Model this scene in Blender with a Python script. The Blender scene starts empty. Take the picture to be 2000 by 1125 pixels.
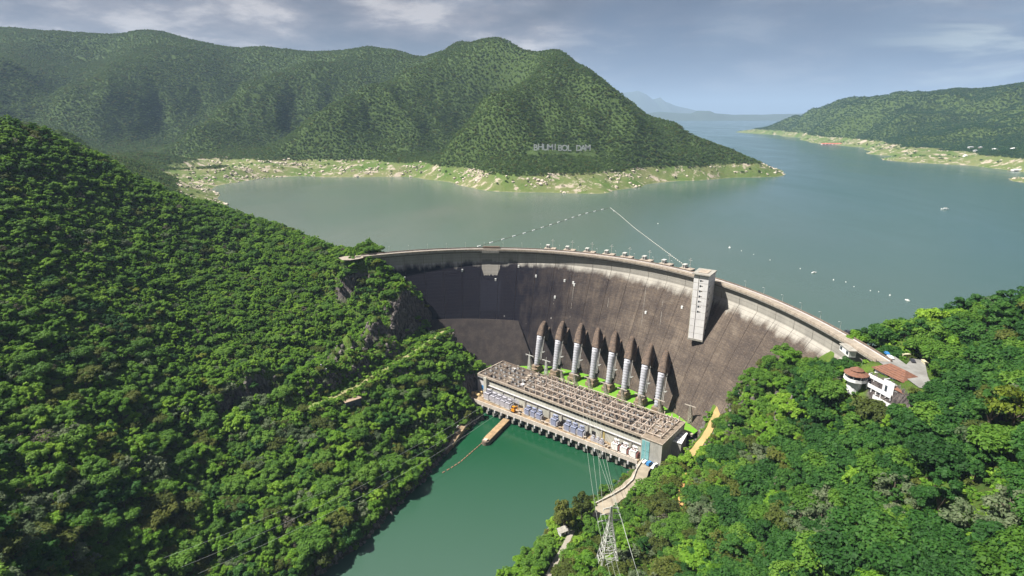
import bpy, bmesh, math, random
import numpy as np
from mathutils import Vector, Matrix, Euler

random.seed(7)
rng = np.random.default_rng(11)
scene = bpy.context.scene
col = scene.collection
R_ = math.radians

# ------------------------------------------------------------------ camera
CAM_H = 252.0
FPX = 1110.0
PITCH = math.atan(340.5 / FPX)
SP, CP = math.sin(PITCH), math.cos(PITCH)
cd = bpy.data.cameras.new('camera')
cam = bpy.data.objects.new('camera', cd)
col.objects.link(cam)
cam.location = (0, 0, CAM_H)
cam.rotation_euler = (math.pi / 2 - PITCH, 0, 0)
cd.sensor_width = 36.0
cd.lens = 36.0 * FPX / 2000.0
cd.clip_start = 1.0
cd.clip_end = 300000.0
scene.camera = cam

# ------------------------------------------------------------------ sun, sky, exposure
SUN_DIR = Vector((-0.97, -0.12, 1.50)).normalized()
sun_elev = math.asin(SUN_DIR.z)
sun_az = math.atan2(SUN_DIR.x, SUN_DIR.y)
sl = bpy.data.lights.new('sun', 'SUN')
sl.energy = 5.0
sl.angle = R_(0.6)
sl.color = (1.0, 0.96, 0.86)
so = bpy.data.objects.new('sun', sl)
so.rotation_euler = SUN_DIR.to_track_quat('Z', 'Y').to_euler()
so.location = (0, 0, 600)
col.objects.link(so)

scene.view_settings.view_transform = 'Standard'
scene.view_settings.look = 'None'
scene.view_settings.gamma = 1.0
scene.view_settings.use_curve_mapping = False
scene.view_settings.exposure = 1.13
scene.render.engine = 'CYCLES'
scene.cycles.use_denoising = True
scene.cycles.max_bounces = 5
scene.cycles.diffuse_bounces = 2
scene.cycles.glossy_bounces = 2
scene.cycles.transmission_bounces = 2
scene.cycles.volume_bounces = 0
scene.cycles.transparent_max_bounces = 4
scene.cycles.caustics_reflective = False
scene.cycles.caustics_refractive = False

world = bpy.data.worlds.new('World')
scene.world = world
world.use_nodes = True


class NT:
    """small helper to write node trees"""
    def __init__(self, tree):
        self.t = tree
        self.n = tree.nodes
        self.l = tree.links

    def add(self, kind, **kw):
        nd = self.n.new(kind)
        for k, v in kw.items():
            if k == 'inp':
                for ik, iv in v.items():
                    s = nd.inputs[ik]
                    if isinstance(iv, bpy.types.NodeSocket):
                        self.l.new(iv, s)
                    else:
                        s.default_value = iv
            else:
                setattr(nd, k, v)
        return nd

    def math(self, op, a, b=None, c=None, clamp=False):
        nd = self.n.new('ShaderNodeMath')
        nd.operation = op
        nd.use_clamp = clamp
        for i, v in enumerate((a, b, c)):
            if v is None:
                continue
            if isinstance(v, bpy.types.NodeSocket):
                self.l.new(v, nd.inputs[i])
            else:
                nd.inputs[i].default_value = v
        return nd.outputs[0]

    def mix(self, fac, a, b, mode='MIX'):
        nd = self.n.new('ShaderNodeMix')
        nd.data_type = 'RGBA'
        nd.blend_type = mode
        for s, v in ((nd.inputs[0], fac), (nd.inputs[6], a), (nd.inputs[7], b)):
            if isinstance(v, bpy.types.NodeSocket):
                self.l.new(v, s)
            elif isinstance(v, (tuple, list)):
                s.default_value = (*v[:3], 1)
            else:
                s.default_value = v
        return nd.outputs[2]

    def ramp(self, fac, stops, interp='LINEAR'):
        nd = self.n.new('ShaderNodeValToRGB')
        cr = nd.color_ramp
        cr.interpolation = interp
        while len(cr.elements) > 1:
            cr.elements.remove(cr.elements[-1])
        cr.elements[0].position = stops[0][0]
        c0 = stops[0][1]
        cr.elements[0].color = (*c0, 1) if isinstance(c0, tuple) else (c0, c0, c0, 1)
        for p, c in stops[1:]:
            e = cr.elements.new(p)
            e.color = (*c, 1) if isinstance(c, tuple) else (c, c, c, 1)
        self.l.new(fac, nd.inputs[0])
        return nd.outputs[0]

    def noise(self, vec=None, scale=5.0, detail=4.0, rough=0.55, dist=0.0):
        nd = self.n.new('ShaderNodeTexNoise')
        nd.inputs['Scale'].default_value = scale
        nd.inputs['Detail'].default_value = detail
        nd.inputs['Roughness'].default_value = rough
        nd.inputs['Distortion'].default_value = dist
        if vec is not None:
            self.l.new(vec, nd.inputs['Vector'])
        return nd.outputs[0]

    def mapping(self, vec, scale=(1, 1, 1), rot=(0, 0, 0), loc=(0, 0, 0)):
        nd = self.n.new('ShaderNodeMapping')
        nd.inputs['Scale'].default_value = scale
        nd.inputs['Rotation'].default_value = rot
        nd.inputs['Location'].default_value = loc
        self.l.new(vec, nd.inputs['Vector'])
        return nd.outputs[0]

    def sep(self, vec):
        nd = self.n.new('ShaderNodeSeparateXYZ')
        self.l.new(vec, nd.inputs[0])
        return nd.outputs

    def bump(self, h, strength=0.3, dist=1.0):
        nd = self.n.new('ShaderNodeBump')
        nd.inputs['Strength'].default_value = strength
        nd.inputs['Distance'].default_value = dist
        self.l.new(h, nd.inputs['Height'])
        return nd.outputs[0]


def build_world():
    w = NT(world.node_tree)
    w.n.clear()
    out = w.add('ShaderNodeOutputWorld')
    sky = w.add('ShaderNodeTexSky', sky_type='NISHITA')
    sky.sun_disc = False
    sky.sun_elevation = sun_elev
    sky.sun_rotation = sun_az
    sky.air_density = 1.0
    sky.dust_density = 1.5
    bg1 = w.add('ShaderNodeBackground', inp={'Strength': 0.08})
    w.l.new(sky.outputs[0], bg1.inputs[0])
    tc = w.add('ShaderNodeTexCoord')
    x, y, z = w.sep(tc.outputs['Generated'])
    zc = w.math('MAXIMUM', z, 0.0)
    # cloud layer coordinates: direction projected on a flattened dome
    den = w.math('ADD', zc, 0.22)
    cx = w.math('DIVIDE', x, den)
    cy = w.math('DIVIDE', y, den)
    cv = w.add('ShaderNodeCombineXYZ', inp={0: cx, 1: cy, 2: w.math('MULTIPLY', zc, 3.0)}).outputs[0]
    n1 = w.noise(cv, 1.5, 9, 0.58, 0.25)
    n2 = w.noise(w.mapping(cv, (1.0, 0.55, 1.0), (0, 0, 0.5), (3.1, 1.7, 0)), 0.75, 5, 0.5, 0.3)
    n3 = w.noise(w.mapping(cv, (1, 1, 1), (0, 0, 0), (8.3, 2.2, 1)), 4.5, 6, 0.6, 0.2)
    # direction east-west: 0 at the left of the view, 1 at the right
    az = w.math('ARCTAN2', x, w.math('MAXIMUM', y, 0.001))
    side = w.math('MULTIPLY_ADD', az, 0.75, 0.5, clamp=True)
    # grey cloud cover: warm grey to the west, blue-grey rain curtain over the open lake
    shade = w.math('ADD', w.math('MULTIPLY', n1, 0.75), w.math('MULTIPLY', n3, 0.25))
    west = w.ramp(shade, [(0.38, (0.13, 0.135, 0.185)), (0.46, (0.235, 0.225, 0.27)), (0.52, (0.38, 0.35, 0.38)), (0.59, (0.80, 0.74, 0.72))])
    rain = w.ramp(zc, [(0.0, (0.125, 0.185, 0.33)), (0.10, (0.095, 0.15, 0.28)), (0.28, (0.12, 0.145, 0.22)), (0.6, (0.22, 0.24, 0.30))])
    rain = w.mix(w.math('MULTIPLY', n1, 0.35), rain, west)
    band = w.math('ADD', side, w.math('MULTIPLY_ADD', n2, 0.34, -0.17))
    m_rain = w.ramp(band, [(0.50, 0.0), (0.64, 1.0)], 'EASE')
    cloud = w.mix(m_rain, west, rain)
    # brighter streaks of cloud low on the east side
    sv = w.mapping(w.add('ShaderNodeCombineXYZ', inp={0: az, 1: zc, 2: 0.0}).outputs[0], (3.2, 15.0, 1.0), (0, 0, -0.12), (0.35, 0.4, 0))
    ns = w.noise(sv, 1.4, 7, 0.55, 0.5)
    m_st = w.ramp(ns, [(0.50, 0.0), (0.64, 1.0)], 'EASE')
    m_e = w.ramp(band, [(0.82, 0.0), (0.98, 1.0)], 'EASE')
    m_st = w.math('MULTIPLY', m_st, m_e)
    cloud = w.mix(m_st, cloud, (0.52, 0.58, 0.60))
    m_b = w.math('MULTIPLY', w.ramp(ns, [(0.34, 1.0), (0.5, 0.0)], 'EASE'), m_e)
    cloud = w.mix(w.math('MULTIPLY', m_b, 0.7), cloud, (0.10, 0.20, 0.36))
    cloud = w.mix(w.ramp(zc, [(0.05, 0.0), (0.24, 1.0)]), cloud, w.mix(1.0, cloud, (0.62, 0.59, 0.58), 'MULTIPLY'))
    bg2 = w.add('ShaderNodeBackground', inp={'Strength': 0.44})
    w.l.new(cloud, bg2.inputs[0])
    cover = w.ramp(w.math('ADD', n2, w.math('MULTIPLY', z, -0.12)), [(0.24, 0.80), (0.42, 0.97)])
    ms = w.add('ShaderNodeMixShader')
    w.l.new(cover, ms.inputs[0])
    w.l.new(bg1.outputs[0], ms.inputs[1])
    w.l.new(bg2.outputs[0], ms.inputs[2])
    w.l.new(ms.outputs[0], out.inputs[0])


build_world()

# ------------------------------------------------------------------ helpers: survey, names, meshes


def ray(px, py):
    u = (px - 1000) / FPX
    v = (562.5 - py) / FPX
    return np.array([u, CP + v * SP, -SP + v * CP])


def atz(px, py, z):
    d = ray(px, py)
    return np.array([0, 0, CAM_H]) + d * ((z - CAM_H) / d[2])


def aty(px, py, Y):
    d = ray(px, py)
    return np.array([0, 0, CAM_H]) + d * (Y / d[1])


def project(P):
    P = np.atleast_2d(P)
    z = P[:, 2] - CAM_H
    f = P[:, 1] * CP - z * SP
    v = P[:, 1] * SP + z * CP
    f = np.maximum(f, 0.1)
    return 1000 + FPX * P[:, 0] / f, 562.5 - FPX * v / f, f


ORD = ['first', 'second', 'third', 'fourth', 'fifth', 'sixth', 'seventh', 'eighth', 'ninth', 'tenth', 'eleventh', 'twelfth', 'thirteenth', 'fourteenth', 'fifteenth', 'sixteenth', 'seventeenth', 'eighteenth', 'nineteenth', 'twentieth']
TENS = ['', '', 'twenty', 'thirty', 'forty', 'fifty', 'sixty', 'seventy', 'eighty']


def nth(i):
    if i < 20:
        return ORD[i]
    n = i + 1
    t, u = divmod(n, 10)
    return TENS[t].replace('ty', 'tieth') if u == 0 else TENS[t] + '-' + ORD[u - 1]


def tag(o, label=None, cat=None, group=None, kind=None):
    if label:
        o['label'] = label
    if cat:
        o['category'] = cat
    if group:
        o['group'] = group
    if kind:
        o['kind'] = kind
    return o


def empty(name, loc=(0, 0, 0), rz=0.0, label=None, cat=None, group=None):
    o = bpy.data.objects.new(name, None)
    o.empty_display_size = 1.0
    o.location = loc
    o.rotation_euler = (0, 0, rz)
    col.objects.link(o)
    return tag(o, label, cat, group)


class MB:
    def __init__(self):
        self.v = []
        self.f = []

    def quadbox(self, c8):
        b = len(self.v)
        self.v += [tuple(c) for c in c8]
        for f in ((0, 3, 2, 1), (4, 5, 6, 7), (0, 1, 5, 4), (1, 2, 6, 5), (2, 3, 7, 6), (3, 0, 4, 7)):
            self.f.append(tuple(b + i for i in f))

    def box(self, x0, x1, y0, y1, z0, z1):
        self.quadbox([(x0, y0, z0), (x1, y0, z0), (x1, y1, z0), (x0, y1, z0), (x0, y0, z1), (x1, y0, z1), (x1, y1, z1), (x0, y1, z1)])
        return self

    def cbox(self, c, s, rz=0.0):
        hx, hy, hz = s[0] / 2, s[1] / 2, s[2] / 2
        ca, sa = math.cos(rz), math.sin(rz)
        pts = []
        for zz in (-hz, hz):
            for xx, yy in ((-hx, -hy), (hx, -hy), (hx, hy), (-hx, hy)):
                pts.append((c[0] + xx * ca - yy * sa, c[1] + xx * sa + yy * ca, c[2] + zz))
        self.quadbox(pts)
        return self

    def beam(self, a, b, w, h=None):
        h = h or w
        a = Vector(a)
        b = Vector(b)
        d = (b - a)
        if d.length < 1e-6:
            return self
        d.normalize()
        up = Vector((0, 0, 1)) if abs(d.z) < 0.95 else Vector((0, 1, 0))
        s = d.cross(up).normalized()
        u = s.cross(d).normalized()
        pts = []
        for p in (a, b):
            for i, j in ((-1, -1), (1, -1), (1, 1), (-1, 1)):
                pts.append(p + s * (w / 2 * i) + u * (h / 2 * j))
        self.quadbox(pts)
        return self

    def tube(self, pts, radii, n=12, caps=True):
        pts = [Vector(p) for p in pts]
        if not isinstance(radii, (list, tuple)):
            radii = [radii] * len(pts)
        b = len(self.v)
        prev = None
        for i, p in enumerate(pts):
            if i == 0:
                d = pts[1] - pts[0]
            elif i == len(pts) - 1:
                d = pts[-1] - pts[-2]
            else:
                d = pts[i + 1] - pts[i - 1]
            d.normalize()
            if prev is None:
                ref = Vector((1, 0, 0)) if abs(d.x) < 0.9 else Vector((0, 0, 1))
                s = (ref - d * ref.dot(d)).normalized()
            else:
                s = (prev - d * prev.dot(d)).normalized()
            prev = s
            u = d.cross(s)
            for k in range(n):
                a = 2 * math.pi * k / n
                self.v.append(tuple(p + (s * math.cos(a) + u * math.sin(a)) * radii[i]))
        for i in range(len(pts) - 1):
            for k in range(n):
                k2 = (k + 1) % n
                self.f.append((b + i * n + k, b + i * n + k2, b + (i + 1) * n + k2, b + (i + 1) * n + k))
        if caps:
            self.f.append(tuple(b + k for k in reversed(range(n))))
            e = b + (len(pts) - 1) * n
            self.f.append(tuple(e + k for k in range(n)))
        return self

    def prism(self, poly, z0, z1):
        b = len(self.v)
        n = len(poly)
        self.v += [(p[0], p[1], z0) for p in poly] + [(p[0], p[1], z1) for p in poly]
        self.f.append(tuple(b + i for i in reversed(range(n))))
        self.f.append(tuple(b + n + i for i in range(n)))
        for i in range(n):
            j = (i + 1) % n
            self.f.append((b + i, b + j, b + n + j, b + n + i))
        return self

    def blob(self, c, r, seed=0, jit=0.15, n=8, m=5):
        rr = random.Random(seed)
        b = len(self.v)
        if not isinstance(r, (tuple, list)):
            r = (r, r, r)
        self.v.append((c[0], c[1], c[2] + r[2]))
        for i in range(1, m):
            ph = math.pi * i / m
            for k in range(n):
                a = 2 * math.pi * (k + 0.5 * (i % 2)) / n
                q = 1 + rr.uniform(-jit, jit)
                self.v.append((c[0] + r[0] * q * math.sin(ph) * math.cos(a), c[1] + r[1] * q * math.sin(ph) * math.sin(a), c[2] + r[2] * q * math.cos(ph)))
        self.v.append((c[0], c[1], c[2] - r[2]))
        last = len(self.v) - 1
        for k in range(n):
            self.f.append((b, b + 1 + k, b + 1 + (k + 1) % n))
            for i in range(m - 2):
                o = b + 1 + i * n
                self.f.append((o + k, o + n + k, o + n + (k + 1) % n, o + (k + 1) % n))
            o = b + 1 + (m - 2) * n
            self.f.append((last, o + (k + 1) % n, o + k))
        return self

    def mesh(self, name, mat, smooth=False):
        me = bpy.data.meshes.new(name)
        me.from_pydata(self.v, [], self.f)
        me.validate()
        bm = bmesh.new()
        bm.from_mesh(me)
        bmesh.ops.recalc_face_normals(bm, faces=bm.faces)
        bm.to_mesh(me)
        bm.free()
        if mat:
            me.materials.append(mat)
        if smooth:
            me.shade_smooth()
        return me

    def build(self, name, mat, parent=None, smooth=False):
        return put(name, self.mesh(name, mat, smooth), parent)


def put(name, me, parent=None, loc=None, rz=None):
    o = bpy.data.objects.new(name, me)
    col.objects.link(o)
    if parent is not None:
        o.parent = parent
    if loc is not None:
        o.location = loc
    if rz is not None:
        o.rotation_euler = (0, 0, rz)
    return o


def copy_tree(o, parent=None):
    c = o.copy()
    col.objects.link(c)
    c.parent = parent
    for ch in o.children:
        copy_tree(ch, c)
    return c


# ------------------------------------------------------------------ materials
MATS = {}


def principled(name, color=(0.5, 0.5, 0.5), rough=0.8, metal=0.0, spec=0.3):
    m = bpy.data.materials.new(name)
    m.use_nodes = True
    t = NT(m.node_tree)
    p = t.n['Principled BSDF']
    p.inputs['Base Color'].default_value = (*color, 1)
    p.inputs['Roughness'].default_value = rough
    p.inputs['Metallic'].default_value = metal
    p.inputs['Specular IOR Level'].default_value = spec
    return m, t, p


def worn(name, c1, c2, scale=0.6, rough=0.85, metal=0.0, streak=0.0, bump=0.15, c3=None):
    """two-tone weathered surface in world metres"""
    if name in MATS:
        return MATS[name]
    m, t, p = principled(name, c1, rough, metal)
    tc = t.add('ShaderNodeNewGeometry')
    pos = tc.outputs['Position']
    n = t.noise(pos, scale, 6, 0.62)
    c = t.mix(t.ramp(n, [(0.38, 0.0), (0.62, 1.0)]), c1, c2)
    if streak:
        ns = t.noise(t.mapping(pos, (1.2, 1.2, 0.07)), 1.0, 5, 0.6)
        c = t.mix(t.math('MULTIPLY', t.ramp(ns, [(0.48, 0.0), (0.7, 1.0)]), streak), c, c3 or tuple(0.35 * a for a in c1))
    t.l.new(c, p.inputs['Base Color'])
    t.l.new(t.bump(t.noise(pos, scale * 5, 3, 0.6), bump, 0.15), p.inputs['Normal'])
    MATS[name] = m
    return m


concrete = worn('concrete', (0.36, 0.34, 0.31), (0.24, 0.225, 0.205), 0.35, streak=0.5)
concrete_pale = worn('concrete_pale', (0.55, 0.53, 0.55), (0.46, 0.44, 0.46), 0.2, streak=0.35, c3=(0.32, 0.30, 0.31))
concrete_brown = worn('concrete_brown', (0.20, 0.15, 0.115), (0.12, 0.095, 0.078), 0.5, streak=0.6, c3=(0.06, 0.05, 0.045))
concrete_tan = worn('concrete_tan', (0.42, 0.36, 0.30), (0.27, 0.22, 0.18), 0.5, streak=0.3)
deck_tan = worn('deck_tan', (0.34, 0.25, 0.155), (0.17, 0.12, 0.08), 0.22, bump=0.05)
asphalt = worn('asphalt', (0.24, 0.235, 0.23), (0.17, 0.165, 0.16), 0.15, bump=0.05)
crest_road = worn('crest_road', (0.33, 0.285, 0.235), (0.24, 0.205, 0.175), 0.3, bump=0.05)
dirt = worn('dirt', (0.42, 0.27, 0.12), (0.27, 0.22, 0.09), 0.2)
white_paint = worn('white_paint', (0.78, 0.78, 0.78), (0.62, 0.63, 0.64), 0.6, rough=0.6, bump=0.03)
pipe_steel = worn('pipe_steel', (0.48, 0.485, 0.54), (0.38, 0.385, 0.44), 0.5, rough=0.55, streak=0.4, c3=(0.2, 0.18, 0.19), bump=0.03)
grey_steel = worn('grey_steel', (0.36, 0.37, 0.39), (0.26, 0.26, 0.27), 0.8, rough=0.6, bump=0.03)
galv = worn('galvanised', (0.52, 0.52, 0.50), (0.40, 0.40, 0.38), 0.9, rough=0.55, bump=0.02)
lavender_grey = worn('transformer_grey', (0.44, 0.43, 0.48), (0.30, 0.29, 0.34), 0.9, rough=0.5, bump=0.03)
transformer_blue = worn('transformer_blue', (0.26, 0.29, 0.42), (0.20, 0.22, 0.32), 0.9, rough=0.5, bump=0.03)
porcelain = worn('porcelain', (0.30, 0.13, 0.12), (0.2, 0.09, 0.08), 1.0, rough=0.4, bump=0.0)
ochre = worn('ochre_paint', (0.72, 0.30, 0.01), (0.58, 0.23, 0.01), 0.9, rough=0.5, bump=0.0)
teal_paint = worn('teal_paint', (0.20, 0.42, 0.44), (0.15, 0.33, 0.36), 0.4, rough=0.5, bump=0.0)
blue_paint = worn('blue_paint', (0.05, 0.22, 0.52), (0.04, 0.18, 0.42), 0.5, rough=0.4, bump=0.0)
dark_void = worn('dark_opening', (0.03, 0.03, 0.035), (0.02, 0.02, 0.022), 0.5, bump=0.0)
window_glass = worn('window_glass', (0.05, 0.06, 0.08), (0.03, 0.04, 0.05), 0.5, rough=0.15, bump=0.0)
red_metal = worn('red_roof_metal', (0.50, 0.14, 0.11), (0.42, 0.11, 0.09), 0.3, rough=0.6, bump=0.0)
tile_brown = worn('brown_roof_tile', (0.20, 0.095, 0.062), (0.14, 0.07, 0.05), 0.7, bump=0.3)
rubber = worn('rubber', (0.02, 0.02, 0.02), (0.03, 0.03, 0.03), 1.0, bump=0.0)
bark = worn('bark', (0.13, 0.10, 0.075), (0.08, 0.06, 0.05), 2.0)
wire_metal = worn('wire_metal', (0.42, 0.45, 0.42), (0.36, 0.38, 0.36), 0.1, rough=0.4, bump=0.0)


def dam_material():
    m, t, p = principled('dam_concrete', (0.2, 0.2, 0.2), 0.95, 0.0, 0.06)
    tc = t.add('ShaderNodeTexCoord')
    obj = tc.outputs['Object']          # dam's own frame: z up, origin at the arc's centre
    x, y, z = t.sep(obj)
    th = t.math('ARCTAN2', y, x)
    arc = t.math('MULTIPLY', th, 210.0)
    uv = t.add('ShaderNodeCombineXYZ', inp={0: arc, 1: z, 2: 0.0}).outputs[0]
    nbig = t.noise(uv, 0.018, 5, 0.55)
    nmed = t.noise(t.mapping(uv, (0.12, 0.05, 1)), 1.0, 6, 0.62)
    nstr = t.noise(t.mapping(uv, (0.55, 0.018, 1)), 1.0, 7, 0.68)
    nlift = t.noise(t.mapping(uv, (0.03, 1.1, 1)), 1.0, 4, 0.6)
    nfine = t.noise(t.mapping(uv, (0.6, 1.2, 1)), 1.0, 4, 0.7)
    # stained concrete below the overflow line
    stain_shade = t.mix(t.ramp(nbig, [(0.35, 0.0), (0.65, 1.0)]), (0.092, 0.072, 0.060), (0.165, 0.130, 0.104))
    stain_shade = t.mix(t.ramp(nstr, [(0.38, 0.6), (0.60, 0.0)]), stain_shade, (0.050, 0.040, 0.038))
    nblot = t.noise(t.mapping(uv, (0.05, 0.09, 1)), 1.0, 7, 0.7, 0.4)
    stain_shade = t.mix(t.ramp(nblot, [(0.45, 0.0), (0.62, 0.6)]), stain_shade, (0.045, 0.037, 0.037))
    stain_shade = t.mix(t.ramp(nblot, [(0.30, 0.55), (0.44, 0.0)]), stain_shade, (0.20, 0.165, 0.135))
    stain_shade = t.mix(t.math('MULTIPLY', t.ramp(nlift, [(0.5, 0.0), (0.62, 1.0)]), 0.45), stain_shade, (0.06, 0.05, 0.045))
    stain_shade = t.mix(t.math('MULTIPLY', t.ramp(nfine, [(0.5, 0.0), (0.72, 1.0)]), 0.5), stain_shade, (0.23, 0.19, 0.155))
    # dark staining plus the flank's shade painted in, deepening towards the left abutment
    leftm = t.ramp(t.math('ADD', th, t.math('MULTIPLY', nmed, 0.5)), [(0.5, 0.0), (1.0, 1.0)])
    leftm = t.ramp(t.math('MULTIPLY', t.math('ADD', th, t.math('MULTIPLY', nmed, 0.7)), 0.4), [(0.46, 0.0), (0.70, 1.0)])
    stain_shade = t.mix(t.math('MULTIPLY', leftm, 0.95), stain_shade, (0.008, 0.008, 0.015))
    # horizontal lift joints every 3 m
    lz = t.math('FRACT', t.math('DIVIDE', z, 3.0))
    line = t.ramp(lz, [(0.0, 1.0), (0.05, 0.0), (0.95, 0.0), (1.0, 1.0)])
    clean = t.mix(t.ramp(nmed, [(0.35, 0.0), (0.65, 1.0)]), (0.27, 0.255, 0.235), (0.35, 0.33, 0.30))
    clean = t.mix(t.math('MULTIPLY', t.ramp(nstr, [(0.38, 1.0), (0.52, 0.0)]), 0.4), clean, (0.26, 0.24, 0.22))
    # ragged boundary of the clean band under the crest
    edge = t.math('ADD', z, t.math('MULTIPLY', t.math('SUBTRACT', nmed, 0.5), 16.0))
    edge = t.math('ADD', edge, t.math('MULTIPLY', t.math('SUBTRACT', nstr, 0.5), 3.5))
    low = t.math('MULTIPLY', t.math('SINE', t.math('MULTIPLY', th, 3.0)), 2.0)
    edge = t.math('ADD', edge, low)
    m_clean = t.ramp(t.math('MULTIPLY', edge, 0.01), [(1.055, 0.0), (1.085, 1.0)])
    edge2 = t.math('MULTIPLY', t.math('SUBTRACT', edge, 104.0), 0.20, clamp=True)
    # pale patch left by the old overflow chute
    dth = t.math('ABSOLUTE', t.math('SUBTRACT', th, R_(87.7)))
    w_patch = t.math('SUBTRACT', 0.0385, t.math('MULTIPLY', t.math('SUBTRACT', 108.0, z, clamp=True), 0.004))
    tap = t.math('MAXIMUM', t.math('SUBTRACT', 104.0, z), 0.0)
    lim = t.math('SUBTRACT', 0.040, t.math('MULTIPLY', tap, 0.0016))
    inp_ = t.math('LESS_THAN', dth, lim)
    above = t.math('GREATER_THAN', t.math('ADD', z, t.math('MULTIPLY', nstr, 9.0)), 102.0)
    patch = t.math('MULTIPLY', inp_, above)
    m_all = t.math('MAXIMUM', edge2, t.math('MULTIPLY', patch, 0.65), clamp=True)
    c = t.mix(m_all, stain_shade, clean)
    below = t.math('MULTIPLY', t.math('LESS_THAN', dth, 0.048), t.math('MULTIPLY', t.math('LESS_THAN', z, 93.0), t.math('GREATER_THAN', z, 66.0)))
    c = t.mix(t.math('MULTIPLY', below, 0.6), c, (0.02, 0.02, 0.03))
    c = t.mix(t.math('MULTIPLY', line, 0.5), c, (0.05, 0.045, 0.04))
    # lime runs and patched spots
    vor = t.add('ShaderNodeTexVoronoi', inp={'Scale': 0.055})
    t.l.new(t.mapping(uv, (1, 0.8, 1)), vor.inputs['Vector'])
    spot = t.ramp(vor.outputs['Distance'], [(0.0, 1.0), (0.045, 0.0)])
    c = t.mix(t.math('MULTIPLY', spot, 0.8), c, (0.55, 0.53, 0.52))
    t.l.new(c, p.inputs['Base Color'])
    hsum = t.math('SUBTRACT', t.math('MULTIPLY', nfine, 0.5), t.math('MULTIPLY', line, 0.5))
    t.l.new(t.bump(hsum, 0.5, 0.5), p.inputs['Normal'])
    return m


def water_material(name, c1, c2, rough=0.08, wscale=0.35, bump=0.06, blend=None):
    m, t, p = principled(name, c1, rough, 0.0, 0.5)
    g = t.add('ShaderNodeNewGeometry')
    pos = g.outputs['Position']
    big = t.noise(t.mapping(pos, (1, 0.6, 1)), 0.004, 4, 0.55, 0.6)
    c = t.mix(t.ramp(big, [(0.35, 0.0), (0.65, 1.0)]), c1, c2)
    if blend:
        c = blend(t, pos, c)
    t.l.new(c, p.inputs['Base Color'])
    p.inputs['IOR'].default_value = 1.33
    rg = t.math('MULTIPLY_ADD', t.noise(t.mapping(pos, (1, 0.35, 1), (0, 0, 0.5)), 0.004, 6, 0.65, 0.8), 0.30, rough - 0.05)
    t.l.new(rg, p.inputs['Roughness'])
    w1 = t.noise(t.mapping(pos, (1, 1.6, 1), (0, 0, 0.4)), wscale, 4, 0.6)
    w2 = t.noise(pos, wscale * 0.22, 3, 0.5)
    t.l.new(t.bump(t.math('ADD', w1, w2), bump, 1.0), p.inputs['Normal'])
    return m


def near_ground_material():
    m, t, p = principled('hillside_ground', (0.05, 0.08, 0.02), 0.95, 0, 0.1)
    g = t.add('ShaderNodeNewGeometry')
    pos = g.outputs['Position']
    nz = t.sep(g.outputs['Normal'])[2]
    n1 = t.noise(pos, 0.05, 6, 0.6)
    n2 = t.noise(pos, 0.5, 5, 0.65)
    green = t.mix(t.ramp(n1, [(0.4, 0.0), (0.6, 1.0)]), (0.04, 0.075, 0.014), (0.095, 0.16, 0.025))
    green = t.mix(t.ramp(n2, [(0.5, 0.0), (0.7, 0.6)]), green, (0.11, 0.10, 0.045))
    rs = t.noise(t.mapping(pos, (0.9, 0.9, 0.12)), 0.8, 6, 0.7)
    rock = t.mix(t.ramp(rs, [(0.4, 0.0), (0.62, 1.0)]), (0.04, 0.034, 0.036), (0.15, 0.13, 0.125))
    m_rock = t.ramp(t.math('ADD', nz, t.math('MULTIPLY', n2, 0.12)), [(0.58, 1.0), (0.70, 0.0)])
    z = t.sep(pos)[2]
    wet = t.ramp(t.math('MULTIPLY', t.math('ADD', z, t.math('MULTIPLY', n2, 2.0)), 0.1), [(0.22, 1.0), (0.34, 0.0)])
    c = t.mix(m_rock, green, rock)
    c = t.mix(t.math('MULTIPLY', wet, 0.8), c, (0.06, 0.052, 0.045))
    t.l.new(c, p.inputs['Base Color'])
    t.l.new(t.bump(t.math('ADD', rs, n2), 0.9, 1.5), p.inputs['Normal'])
    return m


def far_ground_material():
    m, t, p = principled('lakeshore_ground', (0.05, 0.08, 0.02), 0.95, 0, 0.1)
    g = t.add('ShaderNodeNewGeometry')
    pos = g.outputs['Position']
    z = t.sep(pos)[2]
    n1 = t.noise(pos, 0.012, 6, 0.62)
    n2 = t.noise(pos, 0.07, 6, 0.65)
    n3 = t.noise(t.mapping(pos, (1, 1, 0.3)), 0.035, 7, 0.72)
    forest = t.mix(n2, (0.035, 0.065, 0.018), (0.07, 0.10, 0.03))
    grass = t.mix(t.ramp(n1, [(0.38, 0.0), (0.62, 1.0)]), (0.075, 0.125, 0.028), (0.145, 0.155, 0.065))
    rock = t.mix(n2, (0.22, 0.18, 0.135), (0.47, 0.41, 0.34))
    m_r = t.ramp(t.math('ADD', n3, t.math('MULTIPLY', t.math('SUBTRACT', n1, 0.5), 0.35)), [(0.55, 0.0), (0.60, 1.0)])
    band = t.mix(m_r, grass, rock)
    zz = t.math('MULTIPLY', t.math('ADD', z, t.math('MULTIPLY', n2, 6.0)), 0.005)
    m_f = t.ramp(zz, [(0.632, 0.0), (0.642, 1.0)])
    rim = t.ramp(zz, [(0.470, 1.0), (0.478, 0.0)])
    c = t.mix(m_f, band, forest)
    c = t.mix(rim, c, (0.33, 0.28, 0.21))
    t.l.new(c, p.inputs['Base Color'])
    t.l.new(t.bump(t.math('ADD', n3, n2), 0.8, 4.0), p.inputs['Normal'])
    return m


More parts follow.
